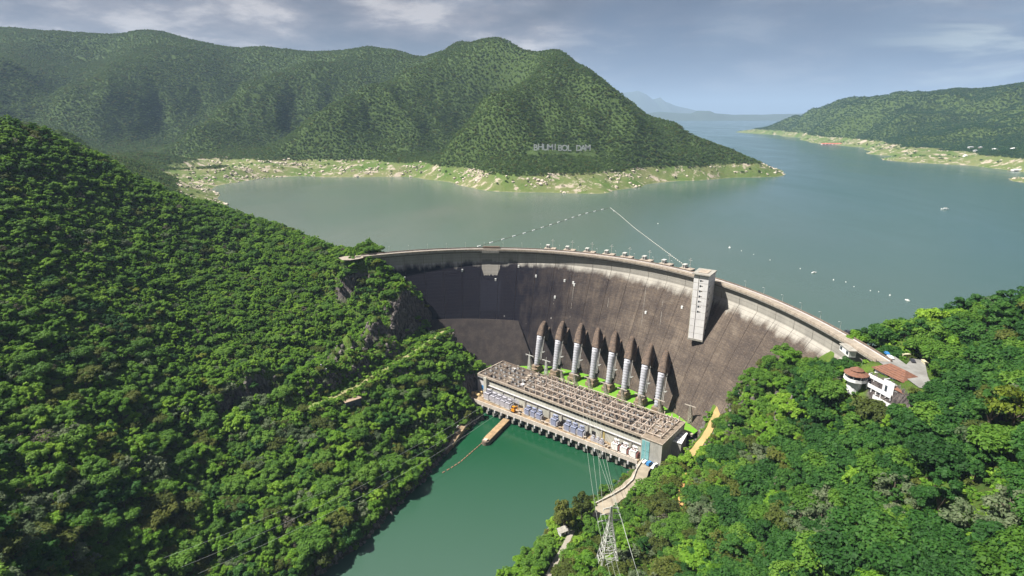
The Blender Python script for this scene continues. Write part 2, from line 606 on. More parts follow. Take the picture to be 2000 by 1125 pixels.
def leaf_material(name, cols, trans=0.40, patch=0.02):
    """cols: dark, mid, light; varies per tree, per leaf clump and by stand"""
    m, t, p = principled(name, cols[1], 0.65, 0, 0.25)
    oi = t.add('ShaderNodeObjectInfo')
    g = t.add('ShaderNodeNewGeometry')
    rnd = oi.outputs['Random']
    stand = t.noise(oi.outputs['Location'], patch, 3, 0.6)
    isl = g.outputs['Random Per Island']
    a = t.math('MULTIPLY_ADD', rnd, 0.55, t.math('MULTIPLY_ADD', stand, 1.1, -0.48))
    a = t.math('ADD', a, t.math('MULTIPLY_ADD', isl, 0.5, -0.12), clamp=True)
    c = t.ramp(a, [(0.0, cols[0]), (0.5, cols[1]), (1.0, cols[2])])
    t.l.new(c, p.inputs['Base Color'])
    tr = t.add('ShaderNodeBsdfTranslucent')
    t.l.new(t.mix(0.5, c, tuple(min(1, 1.2 * v) for v in cols[2])), tr.inputs[0])
    ms = t.add('ShaderNodeMixShader', inp={0: trans})
    t.l.new(p.outputs[0], ms.inputs[1])
    t.l.new(tr.outputs[0], ms.inputs[2])
    t.l.new(ms.outputs[0], t.n['Material Output'].inputs[0])
    return m


def lawn_material():
    m, t, p = principled('lawn_grass', (0.1, 0.3, 0.03), 0.9, 0, 0.1)
    g = t.add('ShaderNodeNewGeometry')
    n = t.noise(g.outputs['Position'], 0.25, 5, 0.6)
    c = t.mix(t.ramp(n, [(0.42, 0.0), (0.66, 1.0)]), (0.115, 0.30, 0.02), (0.16, 0.25, 0.05))
    t.l.new(c, p.inputs['Base Color'])
    t.l.new(t.bump(t.noise(g.outputs['Position'], 2.5, 3, 0.6), 0.5, 0.3), p.inputs['Normal'])
    return m


def haze_hill_material():
    m, t, p = principled('distant_forest', (0.05, 0.07, 0.05), 0.95, 0, 0.05)
    return m


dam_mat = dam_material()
near_mat = near_ground_material()
far_mat = far_ground_material()
lawn_mat = lawn_material()
leaf_bright = leaf_material('leaves_yellow_green', [(0.058, 0.150, 0.012), (0.135, 0.275, 0.020), (0.25, 0.39, 0.040)])
leaf_mid = leaf_material('leaves_mid_green', [(0.040, 0.105, 0.012), (0.085, 0.190, 0.020), (0.165, 0.285, 0.040)])
leaf_deep = leaf_material('leaves_deep_green', [(0.018, 0.062, 0.012), (0.034, 0.112, 0.018), (0.075, 0.175, 0.026)])
leaf_grey = leaf_material('leaves_grey_green', [(0.06, 0.105, 0.04), (0.12, 0.165, 0.08), (0.22, 0.25, 0.15)])
leaf_far = leaf_material('leaves_dry_forest', [(0.038, 0.082, 0.016), (0.072, 0.138, 0.028), (0.13, 0.19, 0.045)], patch=0.006)
leaf_far_blue = leaf_material('leaves_far_headland', [(0.014, 0.055, 0.024), (0.028, 0.090, 0.038), (0.055, 0.125, 0.046)], patch=0.005)
leaf_gold = leaf_material('leaves_golden', [(0.07, 0.11, 0.01), (0.14, 0.19, 0.015), (0.25, 0.28, 0.03)])
leaf_dry = leaf_material('leaves_dry', [(0.09, 0.085, 0.06), (0.16, 0.145, 0.11), (0.24, 0.21, 0.17)])
leaf_olive = leaf_material('leaves_olive', [(0.045, 0.065, 0.014), (0.09, 0.12, 0.02), (0.15, 0.16, 0.03)])

# ------------------------------------------------------------------ the dam's geometry (needed by the terrain survey)
DC = np.array([-30.4, 323.4])
DR = 230.7
TH0, TH1 = -8.0, 118.5
CREST = 122.0
LAKE = 92.0
_th = np.array([117, 104, 87.5, 70, 51.7, 38, 31.5, 17, 4.8, -5.8])
_dr = np.array([-1.2, -.35, -.3, 3.0, 0.4, -1.4, -0.2, -3.4, -1.6, 3.2])
_cf = np.polyfit(_th, _dr, 4)


def dam_R(thd):
    return DR + np.polyval(_cf, np.clip(thd, TH0 - 4, TH1 + 4))


def dam_off(z):
    return 48 * np.clip((110 - z) / 95, 0, 2) ** 0.9


def dam_hit(px, py):
    d = ray(px, py)
    o = np.array([0, 0, CAM_H])
    for t in np.arange(150, 900, 0.5):
        q = o + d * t
        dx, dy = q[0] - DC[0], q[1] - DC[1]
        thd = math.degrees(math.atan2(dy, dx))
        if q[2] < CREST and math.hypot(dx, dy) > dam_R(thd) - dam_off(q[2]) and q[1] > DC[1] - 60:
            return q
    return q


# powerhouse frame: origin at the left front foot of the building, x along the front, y towards the dam
PH_O = np.array([-31.0, 467.0])
PH_A = math.atan2(-0.635, 0.772)
PE = np.array([math.cos(PH_A), math.sin(PH_A)])
PN = np.array([-math.sin(PH_A), math.cos(PH_A)])
PH_L = 180.0


def ph_local(xy):
    d = np.asarray(xy)[..., :2] - PH_O
    return d @ PE, d @ PN


def ph_world(s, t, z=0.0):
    q = PH_O + PE * s + PN * t
    return (q[0], q[1], z)


# ------------------------------------------------------------------ terrain survey points
CPTS = []


def cz(px, py, z):
    p = atz(px, py, z)
    CPTS.append((p[0], p[1], z))


def cy_(px, py, Y, dz=0.0, sink=None):
    p = aty(px, py, Y)
    CPTS.append((p[0], p[1], p[2] + dz))
    return p


def cw(x, y, z):
    CPTS.append((x, y, z))


# -- far mountain shore (waterline, foreshore bed, tree line)
for px, py in [(440, 400), (430, 380), (450, 358), (500, 350), (560, 345), (620, 346), (700, 346), (770, 345), (830, 350), (870, 354), (900, 362), (940, 371), (1000, 375), (1060, 376), (1130, 378), (1190, 377), (1230, 368), (1250, 366), (1290, 357), (1370, 352), (1430, 347), (1480, 346), (1527, 338)]:
    cz(px, py, LAKE)
for px, py in [(470, 385), (560, 365), (700, 365), (830, 372), (900, 385), (1000, 400), (1130, 402), (1230, 392), (1290, 378), (1400, 368), (1500, 362), (1570, 338)]:
    cz(px, py, LAKE - 18)
for px, py in [(400, 326), (440, 325), (520, 318), (600, 312), (700, 313), (780, 318), (850, 322), (900, 328), (960, 338), (1010, 342), (1070, 341), (1130, 339), (1200, 334), (1260, 328), (1320, 326), (1400, 322), (1475, 321)]:
    cz(px, py, 122)
for px, py in [(1500, 325), (1512, 330)]:
    cz(px, py, 101)
# -- far mountain skyline, then the ground falling away behind it
sky_pts = [(-150, 60, 2900), (0, 52, 2900), (60, 57, 2900), (120, 61, 2900), (200, 66, 2900), (255, 61, 2900), (300, 58, 2900), (340, 70, 2850), (400, 88, 2800), (432, 97, 2850), (470, 94, 3000), (510, 88, 3000), (560, 97, 2950), (640, 99, 2900), (690, 94, 2850), (720, 88, 2850), (780, 98, 2750), (850, 98, 2600), (900, 80, 2450), (950, 71, 2300), (985, 71, 2250), (1005, 84, 2200), (1035, 95, 2120), (1060, 94, 2050), (1090, 96, 2000), (1110, 106, 1960), (1150, 141, 1900), (1200, 182, 1840), (1250, 216, 1790), (1300, 237, 1740), (1380, 272, 1670), (1440, 299, 1610)]
for px, py, Y in sky_pts:
    dz = -6 if Y > 1000 else -8
    cy_(px, py, Y, dz)
for px, py, Y in sky_pts[1:23:2]:
    q = aty(px, py, Y)
    cw(q[0] * 1.2, Y * 1.2, max(60.0, q[2] - 190))
for px, py, Y in sky_pts[23:]:
    q = aty(px, py, Y)
    cw(q[0] * 1.14, Y * 1.16, 84 if px > 1120 else 150)
    cw(q[0] * 1.4, Y * 1.4, 70)
# -- spurs (raised) and gullies (sunk) on the far mountain
for px, py, Y in [(925, 95, 2270), (870, 125, 2200), (800, 162, 2110), (740, 200, 2010), (680, 240, 1900), (620, 275, 1800),
                  (1075, 125, 1900), (1040, 165, 1790), (1000, 200, 1700), (950, 240, 1610), (905, 285, 1530),
                  (1120, 190, 1690), (1130, 250, 1560), (1110, 292, 1470), (1180, 230, 1630), (1260, 268, 1590), (1330, 290, 1560),
                  (700, 118, 2700), (620, 140, 2560), (540, 170, 2420), (470, 205, 2280), (420, 245, 2120), (390, 285, 1930),
                  (280, 85, 2780), (250, 120, 2600), (215, 150, 2430), (200, 190, 2250), (60, 90, 2700), (40, 130, 2300),
                  (450, 125, 2800), (400, 150, 2600)]:
    cy_(px, py, Y, 42 if py > 130 else 12)
for px, py, Y in [(985, 165, 2050), (940, 210, 1900), (890, 260, 1750), (850, 305, 1640),
                  (830, 120, 2560), (760, 155, 2420), (680, 190, 2280), (600, 225, 2130), (520, 262, 1980), (450, 300, 1830),
                  (640, 112, 2780), (560, 122, 2780), (480, 150, 2620), (400, 200, 2400), (340, 240, 2200), (320, 285, 1980), (350, 312, 1830),
                  (200, 95, 2780), (150, 120, 2600), (110, 165, 2350), (90, 195, 2050), (200, 240, 1950)]:
    q = aty(px, py, Y)
    cy_(px, py, Y, max(-85 if py > 150 else -35, min(0.0, 134 - q[2])))
# -- low wooded ridge running down to the cove
for px, py, Y in [(-120, 185, 1080), (0, 197, 1110), (60, 206, 1135), (100, 216, 1160), (150, 241, 1200), (200, 270, 1240), (250, 300, 1280), (300, 331, 1310), (345, 350, 1330)]:
    cy_(px, py, Y, -8)
for px, py, Y, z in [(0, 190, 1420, 150), (100, 215, 1500, 145), (200, 265, 1560, 150), (300, 312, 1640, 146), (345, 314, 1660, 134)]:
    q = aty(px, py, Y)
    cw(q[0], q[1], z)
for px, py, z in [(372, 322, 112), (390, 340, 102), (400, 362, 97), (372, 360, 103), (420, 340, 99), (415, 385, 94), (440, 335, 104), (350, 372, 120), (300, 365, 140), (200, 330, 165), (100, 260, 205)]:
    cz(px, py, z)
# -- near left hill: skyline against lake / ridge
near_sky = [(-200, 190, 500), (0, 230, 520), (60, 242, 540), (130, 264, 575), (210, 302, 615), (270, 352, 650), (330, 376, 710), (380, 391, 740), (430, 402, 740), (470, 411, 720), (520, 425, 690), (560, 441, 660), (600, 457, 620), (640, 471, 580), (690, 492, 545)]
for px, py, Y in near_sky:
    cy_(px, py, Y, -9)
for px, py, Y in near_sky[:6]:
    q = aty(px, py, Y)
    cw(q[0] * 1.22, Y * 1.22, q[2] - 55)
for px, py, Y in near_sky[6:]:
    q = aty(px, py, Y)
    cw(q[0] * 1.10 + 25, Y * 1.12, 84)
    cw(q[0] * 1.2 + 60, Y * 1.25, 66)
# faces of the near left hill
for px, py, Y in [(-200, 400, 385), (-200, 700, 275), (-200, 1000, 180), (-200, 1300, 140), (0, 400, 412), (0, 600, 330), (0, 800, 262), (0, 960, 218), (0, 1125, 182), (0, 1300, 150),
                  (120, 330, 505), (200, 400, 515), (200, 550, 412), (200, 700, 335), (200, 900, 262), (200, 1125, 212), (200, 1300, 180),
                  (330, 430, 560), (400, 480, 560), (400, 580, 470), (400, 690, 400), (400, 820, 338), (400, 950, 292), (400, 1125, 240),
                  (500, 470, 610), (520, 560, 515), (560, 660, 440), (480, 760, 372), (600, 520, 560), (640, 600, 490), (690, 560, 530), (700, 640, 474)]:
    cy_(px, py, Y, -6)
# cliff above the bench road: rim and foot
for px, py, z in [(520, 735, 64), (570, 722, 67), (620, 700, 72), (680, 662, 77), (740, 628, 80), (790, 600, 82)]:
    cz(px, py, z)
for px, py, z in [(535, 772, 48), (590, 755, 49), (640, 732, 50), (700, 700, 52), (760, 672, 54), (815, 655, 56)]:
    cz(px, py, z)
# bench road
for px, py, z in [(855, 652, 56), (820, 680, 54), (760, 715, 52), (700, 752, 50), (650, 775, 49), (595, 797, 48), (540, 820, 46), (450, 860, 42)]:
    cz(px, py, z)
# spur below the bench down to the tail water
for px, py, z in [(870, 660, 52), (905, 690, 40), (930, 720, 24), (880, 720, 38), (840, 760, 30), (780, 780, 36), (900, 790, 12), (850, 830, 14), (760, 850, 25), (700, 850, 32), (800, 900, 8), (650, 900, 28), (560, 900, 32), (700, 960, 14), (600, 1020, 14), (500, 1000, 24), (560, 1100, 6), (470, 1125, 14)]:
    cz(px, py + 0, z)
# left bank waterline of the tail water
for px, py in [(560, 1180), (612, 1125), (660, 1090), (705, 1060), (745, 1015), (775, 985), (805, 955), (832, 930), (860, 893), (880, 870), (905, 845), (930, 822)]:
    cz(px + 6, py + 3, -1)
    cz(px - 22, py - 12, 7)
# dam contact, left side and right side
for px, py in [(725, 506), (770, 545), (815, 592), (840, 640), (860, 662)]:
    q = dam_hit(px, py)
    cw(q[0], q[1], q[2])
    dx, dy = DC[0] - q[0], DC[1] - q[1]
    d = math.hypot(dx, dy)
    cw(q[0] - dx / d * 26, q[1] - dy / d * 26, q[2] + 6)
for px, py in [(1345, 818), (1378, 796), (1412, 775), (1450, 745), (1490, 715), (1540, 705), (1590, 702), (1640, 700), (1680, 700)]:
    q = dam_hit(px, py)
    cw(q[0], q[1], q[2])
    cw(q[0] + 18, q[1] + 2, q[2] + 6)
# river bed
for x, y in [(-60, 200), (-50, 262), (0, 300), (20, 340), (50, 330), (0, 380), (-20, 400), (-90, 200), (40, 370), (-30, 150)]:
    cw(x, y, -8)
# valley floor between powerhouse and dam
for s, t_ in [(10, 55), (60, 60), (110, 60), (160, 55), (20, 20), (90, 20), (150, 20), (90, 75)]:
    q = ph_world(s, t_)
    cw(q[0], q[1], 8)
# right bank of the tail water, road along it
for px, py in [(1238, 918), (1225, 945), (1195, 968), (1162, 990), (1120, 1010), (1085, 1030), (1060, 1060), (1035, 1090), (1010, 1115), (985, 1150), (940, 1230)]:
    cz(px - 6, py - 4, -1)
    cz(px + 16, py + 6, 9)
for px, py, z in [(1265, 915, 11), (1240, 950, 11), (1200, 985, 11), (1160, 1020, 12), (1120, 1050, 12), (1095, 1090, 12), (1075, 1125, 12), (1320, 905, 14), (1305, 940, 16)]:
    cz(px, py, z)
# right slope
for px, py, z in [(1365, 860, 22), (1340, 895, 20), (1395, 810, 36), (1380, 850, 30), (1345, 835, 19), (1330, 950, 24), (1330, 1000, 30), (1300, 1050, 26), (1230, 1060, 14), (1190, 1110, 14), (1250, 1125, 22), (1330, 1125, 36),
                  (1440, 830, 56), (1450, 900, 52), (1450, 1000, 52), (1450, 1125, 56), (1540, 790, 78), (1560, 880, 76), (1580, 1000, 78), (1600, 1125, 82), (1650, 760, 93), (1700, 780, 94), (1735, 800, 94), (1690, 850, 90), (1720, 950, 98), (1780, 1125, 104),
                  (1800, 820, 112), (1850, 900, 114), (1900, 1000, 116), (2000, 1125, 122), (2000, 950, 126), (2000, 850, 132), (2200, 1125, 140), (2200, 900, 150)]:
    cz(px, py, z)
# ground rising in front of the dam's right flank
for px, py, f in [(1480, 745, .95), (1540, 735, .95), (1590, 728, .95), (1630, 735, .96), (1610, 760, .92), (1550, 770, .90)]:
    q = dam_hit(px, py)
    o = np.array([0, 0, CAM_H])
    q = o + (q - o) * f
    cw(q[0], q[1], q[2])
# plaza and road at the right abutment
for px, py, z in [(1720, 700, 122), (1760, 712, 122), (1790, 730, 122), (1812, 752, 121), (1790, 705, 122), (1760, 740, 120), (1745, 765, 104), (1720, 740, 108), (1690, 740, 100)]:
    cz(px, py, z)
# right hill crest and beyond
for px, py, Y, dz in [(1760, 655, 330, -6), (1800, 640, 330, -8), (1850, 618, 325, -9), (1900, 609, 315, -9), (1950, 612, 310, -9), (2000, 606, 300, -9), (2150, 560, 290, -9), (1850, 700, 290, -8), (1920, 720, 270, -6), (1900, 780, 250, -6), (2000, 720, 250, -8), (2150, 700, 230, -6)]:
    cy_(px, py, Y, dz)
for x, y in [(245, 380), (290, 395), (340, 400), (400, 395), (480, 390), (620, 400)]:
    cw(x, y, LAKE - 2)
    cw(x * 1.1, y * 1.12, 74)
# reservoir bed
for px, py in [(600, 420), (760, 440), (950, 440), (1200, 450), (1400, 460), (1600, 520), (1750, 560), (1900, 520), (2100, 480), (1700, 420), (1900, 400), (1500, 400), (1300, 410), (1000, 420), (1600, 340), (1700, 340), (1850, 370), (1550, 300), (1600, 300), (1480, 290), (1400, 250), (1450, 240), (1350, 240), (2150, 400)]:
    cz(px, py, 66)
for th in (5, 20, 35, 50, 65, 80, 95, 108):
    cw(DC[0] + math.cos(R_(th)) * 246, DC[1] + math.sin(R_(th)) * 246, 40)
for th in (60, 75, 90):
    cw(DC[0] + math.cos(R_(th)) * 205, DC[1] + math.sin(R_(th)) * 205, 12)
# far right headland
for px, py in [(1490, 256), (1530, 264), (1555, 268), (1562, 272), (1590, 281), (1640, 284), (1700, 289), (1707, 296), (1760, 305), (1850, 316), (1900, 323), (1960, 331), (2010, 337), (2150, 350)]:
    cz(px, py, LAKE)
for px, py in [(1480, 265), (1560, 285), (1650, 298), (1720, 312), (1850, 332), (1960, 345), (2150, 370)]:
    cz(px, py, LAKE - 14)
for px, py in [(1515, 250), (1580, 261), (1600, 266), (1660, 270), (1700, 273), (1760, 288), (1800, 294), (1850, 299), (1920, 304), (2000, 311), (2150, 322)]:
    cz(px, py, 122)
head_sky = [(1515, 246, 5200), (1545, 230, 4800), (1580, 216, 4450), (1620, 204, 4100), (1660, 196, 3850), (1700, 189, 3650), (1760, 183, 3450), (1820, 181, 3300), (1870, 172, 3150), (1920, 168, 3050), (2000, 161, 2900), (2150, 140, 2800)]
for px, py, Y in head_sky:
    q = cy_(px, py, Y, -6)
    cw(q[0] * 1.2, Y * 1.2, 90)
for px, py, Y in [(1650, 235, 3450), (1750, 235, 3000), (1800, 255, 2650), (1900, 250, 2450), (1950, 275, 2250), (1980, 215, 2600), (1850, 215, 2950)]:
    cy_(px, py, Y, 10)
for px, py, Y in [(1700, 255, 3050), (1850, 240, 2800), (1900, 210, 2850), (1950, 235, 2600), (1860, 280, 2350)]:
    cy_(px, py, Y, -8)
# islet at the right edge
for px, py, z in [(1985, 346, 95), (2000, 347, 99), (2030, 350, 98), (1976, 352, 91), (2000, 358, 91), (2060, 365, 88), (2005, 340, 90)]:
    cz(px, py, z)
# edges of the modelled land
for x, y, z in [(-200, 60, 80), (-60, 60, -4), (60, 60, 60), (200, 60, 150), (120, 110, 100), (-2600, 1400, 300), (-2600, 2600, 380), (-3600, 4200, 200), (-1500, 4500, 150), (0, 4500, 60), (1500, 7000, 60), (3500, 7500, 60), (5000, 5000, 200), (4200, 2600, 260), (3000, 1500, 60), (1500, 900, 60), (1000, 600, 70), (900, 420, 110), (-1400, 700, 260), (-900, 500, 260), (5500, 8000, 60), (0, 9000, 60), (-5000, 9000, 100), (-700, 250, 240)]:
    cw(x, y, z)

CP_ = np.array(CPTS, float)
cu = np.c_[np.arctan2(CP_[:, 0], CP_[:, 1]), np.log(np.hypot(CP_[:, 0], CP_[:, 1]))]


def phi(r2):
    return np.sqrt(r2 + 0.0006)


def fit_terrain():
    n = len(cu)
    # heights scaled by range so far mountains do not dominate
    D = phi(((cu[:, None] - cu[None]) ** 2).sum(-1)) - np.eye(n) * 0.0025
    Pm = np.c_[np.ones(n), cu]
    A = np.block([[D, Pm], [Pm.T, np.zeros((3, 3))]])
    b = np.r_[CP_[:, 2], 0, 0, 0]
    return np.linalg.solve(A, b)


W_ = fit_terrain()


def _hash(ix, iy, seed):
    h = (ix * 374761393 + iy * 668265263 + seed * 974634777) & 0xFFFFFFFF
    h = ((h ^ (h >> 13)) * 1274126177) & 0xFFFFFFFF
    return ((h ^ (h >> 16)) & 0xFFFF) / 65535.0


def vnoise(x, y, seed=0):
    ix = np.floor(x).astype(np.int64)
    iy = np.floor(y).astype(np.int64)
    fx, fy = x - ix, y - iy
    fx = fx * fx * fx * (fx * (fx * 6 - 15) + 10)
    fy = fy * fy * fy * (fy * (fy * 6 - 15) + 10)
    a, b = _hash(ix, iy, seed), _hash(ix + 1, iy, seed)
    c, d = _hash(ix, iy + 1, seed), _hash(ix + 1, iy + 1, seed)
    return (a + (b - a) * fx) * (1 - fy) + (c + (d - c) * fx) * fy


def fbm(x, y, seed=0, oct_=4, gain=0.5):
    s = np.zeros_like(x, float)
    a, tot = 1.0, 0.0
    for i in range(oct_):
        s += a * (vnoise(x * 2 ** i, y * 2 ** i, seed + i * 17) - 0.5)
        tot += a
        a *= gain
    return s / tot * 2


def sstep(x, a, b):
    t = np.clip((x - a) / (b - a), 0, 1)
    return t * t * (3 - 2 * t)


NA, NR = 440, 470
ANG = np.linspace(R_(-60), R_(60), NA)
LR = np.linspace(math.log(70), math.log(9500), NR)

# roads as polylines (x, y, z): also used to clear trees and to bench the terrain
bench_px = [(868, 645, 57), (850, 657, 56), (820, 680, 54), (760, 715, 52), (700, 752, 50), (650, 775, 49), (595, 797, 48), (540, 822, 46)]
bench = np.array([atz(*p) for p in bench_px])
bank_px = [(1262, 903, 11.2), (1246, 935, 11.2), (1215, 962, 11.2), (1180, 985, 11.2), (1172, 1012, 11.4)]
bank = np.array([atz(*p) for p in bank_px])
track_px = [(1118, 1035, 11.8), (1105, 1062, 11.8), (1092, 1085, 11.8), (1076, 1112, 11.8), (1060, 1150, 11.8)]
track = np.array([atz(*p) for p in track_px])
dirt_px = [(1412, 782, 46), (1398, 812, 38), (1382, 848, 31), (1356, 880, 24), (1338, 900, 21)]
dirtp = np.array([atz(*p) for p in dirt_px])
dirt2_px = [(1335, 925, 23), (1331, 950, 25), (1330, 975, 28), (1336, 1003, 32)]
dirt2 = np.array([atz(*p) for p in dirt2_px])
cliff_line = np.array([atz(*p) for p in [(528, 752, 57), (580, 738, 58), (630, 718, 61), (690, 684, 64), (750, 650, 67), (800, 622, 69)]])
_cd = cliff_line[-1, :2] - cliff_line[0, :2]
CLIFF_N = np.array([-_cd[1], _cd[0]]) / np.hypot(*_cd)
plaza_px = [(1716, 706), (1745, 694), (1770, 712), (1782, 700), (1806, 704), (1812, 735), (1824, 760), (1795, 757), (1765, 735), (1738, 722)]
plaza = np.array([atz(px, py, 122.0)[:2] for px, py in plaza_px])


def seg_dist(P, line):
    """distance of points to a polyline and the line's height there"""
    best = np.full(len(P), 1e9)
    hz = np.zeros(len(P))
    for a, b in zip(line[:-1], line[1:]):
        ab = b[:2] - a[:2]
        t = np.clip(((P - a[:2]) @ ab) / (ab @ ab), 0, 1)
        d = np.hypot(*(P - a[:2] - t[:, None] * ab).T)
        m = d < best
        best[m] = d[m]
        hz[m] = (a[2] + (b[2] - a[2]) * t)[m]
    return best, hz


def in_poly(P, poly):
    x, y = P[:, 0], P[:, 1]
    c = np.zeros(len(P), bool)
    j = len(poly) - 1
    for i in range(len(poly)):
        xi, yi = poly[i]
        xj, yj = poly[j]
        c ^= ((yi > y) != (yj > y)) & (x < (xj - xi) * (y - yi) / (yj - yi + 1e-12) + xi)
        j = i
    return c


def poly_dist(P, poly):
    d, _ = seg_dist(P, np.c_[np.vstack([poly, poly[:1]]), np.zeros(len(poly) + 1)])
    return np.where(in_poly(P, poly), 0, d)


def make_heights():
    A, L = np.meshgrid(ANG, LR)
    U = np.c_[A.ravel(), L.ravel()]
    out = np.zeros(len(U))
    for i in range(0, len(U), 20000):
        u = U[i:i + 20000]
        r2 = ((u[:, None] - cu[None]) ** 2).sum(-1)
        out[i:i + 20000] = phi(r2) @ W_[:len(cu)] + W_[len(cu)] + u @ W_[len(cu) + 1:]
    r = np.exp(U[:, 1])
    X = r * np.sin(U[:, 0])
    Y = r * np.cos(U[:, 0])
    h = out
    # relief: gullies and knolls, weaker near the water
    far = sstep(r, 900, 1400)
    lift = np.where(r > 850, sstep(h, 118, 230), sstep(h, 4, 40) * 0.9)
    rid = 1 - np.abs(fbm(X / 300 + 0.3 * Y / 300, Y / 520, 5, 4, 0.55)) * 2.6
    h = h + far * lift * (rid - 0.42) * 50 * (1 - 0.9 * sstep(h, 300, 430))
    h = h + far * lift * fbm(X / 110, Y / 160, 9, 3) * 13 * (1 - 0.6 * sstep(h, 300, 430))
    nr = 1 - far
    keep = 1 - sstep(r, 200, 260) * 0.0
    h = h + nr * lift * keep * (fbm(X / 60, Y / 60, 21, 4) * 6.0 + fbm(X / 16, Y / 16, 33, 3) * 1.6)
    # foreshore roughness
    shore = np.exp(-((h - 106) / 14.0) ** 2) * (r > 850)
    h = h + shore * (fbm(X / 55, Y / 55, 41, 4, 0.6) * 7.0)
    P = np.c_[X, Y]
    # river bed and lake bed stay below water
    # benches for the roads
    for line, w in ((bench, 6.5), (bank, 7.0), (track, 3.2), (dirtp, 3.0)):
        d, hz = seg_dist(P, line)
        k = 1 - sstep(d, w, w + 7)
        h = h * (1 - k) + (hz - 0.35) * k
    # quarried cliff above the bench road
    dc, _ = seg_dist(P, cliff_line)
    # signed: positive uphill (away from the river)
    up = (P - cliff_line[0, :2]) @ np.array([-0.55, 0.83])
    a0 = cliff_line[:, :2]
    tt = np.clip(((P - a0[0]) @ (a0[-1] - a0[0])) / ((a0[-1] - a0[0]) @ (a0[-1] - a0[0])), 0, 1)
    base = np.stack([np.interp(tt, np.linspace(0, 1, len(a0)), a0[:, i]) for i in (0, 1)], 1)
    sd = (P - base) @ CLIFF_N + fbm(X / 22, Y / 22, 55, 3) * 4
    kk = np.exp(-(sd / 16.0) ** 2) * (dc < 40)
    h = h + kk * np.where(sd > 0, 12, -6) * np.clip(np.abs(sd) / 2.2, 0, 1)
    d = poly_dist(P, plaza)
    k = 1 - sstep(d, 1.5, 9)
    h = h * (1 - k) + 121.5 * k
    # powerhouse pit and yard
    s, t_ = ph_local(P)
    k = sstep(s, -3, 1) * (1 - sstep(s, PH_L + 6, PH_L + 12)) * sstep(t_, -17, -13) * (1 - sstep(t_, 76, 84))
    h = h * (1 - k) + np.minimum(h, np.where(t_ < 2, -8, 9.0)) * k
    # keep the gorge open under the dam and the reservoir deep behind it
    dx, dy = X - DC[0], Y - DC[1]
    rc = np.hypot(dx, dy)
    thd = np.degrees(np.arctan2(dy, dx))
    ups = (thd > 0) & (thd < 112) & (rc > dam_R(thd) + 2) & (rc < 300)
    k = ups * sstep(rc, dam_R(thd) + 1, dam_R(thd) + 8) * sstep(thd, 0, 8) * (1 - sstep(thd, 104, 112))
    h = h * (1 - k) + np.minimum(h, 62) * k
    # nothing of the ground may hide the dam's crest near the ends
    k = sstep(thd, 115.5, 118) * (1 - sstep(thd, 121, 128)) * sstep(rc, 219, 227) * (1 - sstep(rc, 238, 250))
    h = h * (1 - k) + 121.6 * k
    near_crest = (thd > TH0) & (thd < 114.5) & (rc > dam_R(thd) - 14) & (rc <= dam_R(thd) + 6)
    h = np.where(near_crest, np.minimum(h, 118.5), h)
    return X.reshape(A.shape), Y.reshape(A.shape), h.reshape(A.shape)


GX, GY, GH = make_heights()


def ground(P):
    P = np.atleast_2d(np.asarray(P, float))
    a = np.arctan2(P[:, 0], P[:, 1])
    l = np.log(np.maximum(np.hypot(P[:, 0], P[:, 1]), 1))
    fa = np.clip((a - ANG[0]) / (ANG[1] - ANG[0]), 0, NA - 1.001)
    fl = np.clip((l - LR[0]) / (LR[1] - LR[0]), 0, NR - 1.001)
    ia, il = fa.astype(int), fl.astype(int)
    ta, tl = fa - ia, fl - il
    return (GH[il, ia] * (1 - ta) * (1 - tl) + GH[il, ia + 1] * ta * (1 - tl) + GH[il + 1, ia] * (1 - ta) * tl + GH[il + 1, ia + 1] * ta * tl)


def gz(x, y):
    return float(ground([(x, y)])[0])


def ground_normal_z(P, e=2.0):
    hx = ground(P + [e, 0]) - ground(P - [e, 0])
    hy = ground(P + [0, e]) - ground(P - [0, e])
    return 1 / np.sqrt(1 + (hx / (2 * e)) ** 2 + (hy / (2 * e)) ** 2)


def terrain_objects():
    idx = np.arange(NA * NR).reshape(NR, NA)
    f = np.stack([idx[:-1, :-1], idx[:-1, 1:], idx[1:, 1:], idx[1:, :-1]], -1).reshape(-1, 4)
    V = np.c_[GX.ravel(), GY.ravel(), GH.ravel()]
    c = V[f].mean(1)
    r = np.hypot(c[:, 0], c[:, 1])
    ang = np.degrees(np.arctan2(c[:, 0], c[:, 1]))
    near = r < 900
    # the gorge's axis splits the two banks
    axis = np.interp(c[:, 1], [60, 262, 330, 360, 470, 560, 900], [-60, -58, 10, 25, 100, 140, 300])
    left = c[:, 0] < axis
    right_head = c[:, 0] > np.interp(c[:, 1], [600, 1500, 6000], [800, 1100, 1900])
    lake_bed = (~near) & (c[:, 2] < LAKE - 3)
    sets = [('left_hillside', near & left, near_mat), ('right_hillside', near & ~left, near_mat),
            ('lake_bed', lake_bed, far_mat),
            ('headland', (~near) & right_head & ~lake_bed, far_mat), ('mountain', (~near) & ~right_head & ~lake_bed, far_mat)]
    for name, mask, mat in sets:
        ff = f[mask]
        used, inv = np.unique(ff, return_inverse=True)
        me = bpy.data.meshes.new(name)
        vv = V[used]
        ff = inv.reshape(-1, 4)
        me.vertices.add(len(vv))
        me.vertices.foreach_set('co', vv.ravel())
        me.loops.add(len(ff) * 4)
        me.loops.foreach_set('vertex_index', ff.ravel())
        me.polygons.add(len(ff))
        me.polygons.foreach_set('loop_start', np.arange(0, len(ff) * 4, 4))
        me.update()
        me.validate()
        me.materials.append(mat)
        me.shade_smooth()
        tag(put(name, me), kind='structure')


terrain_objects()

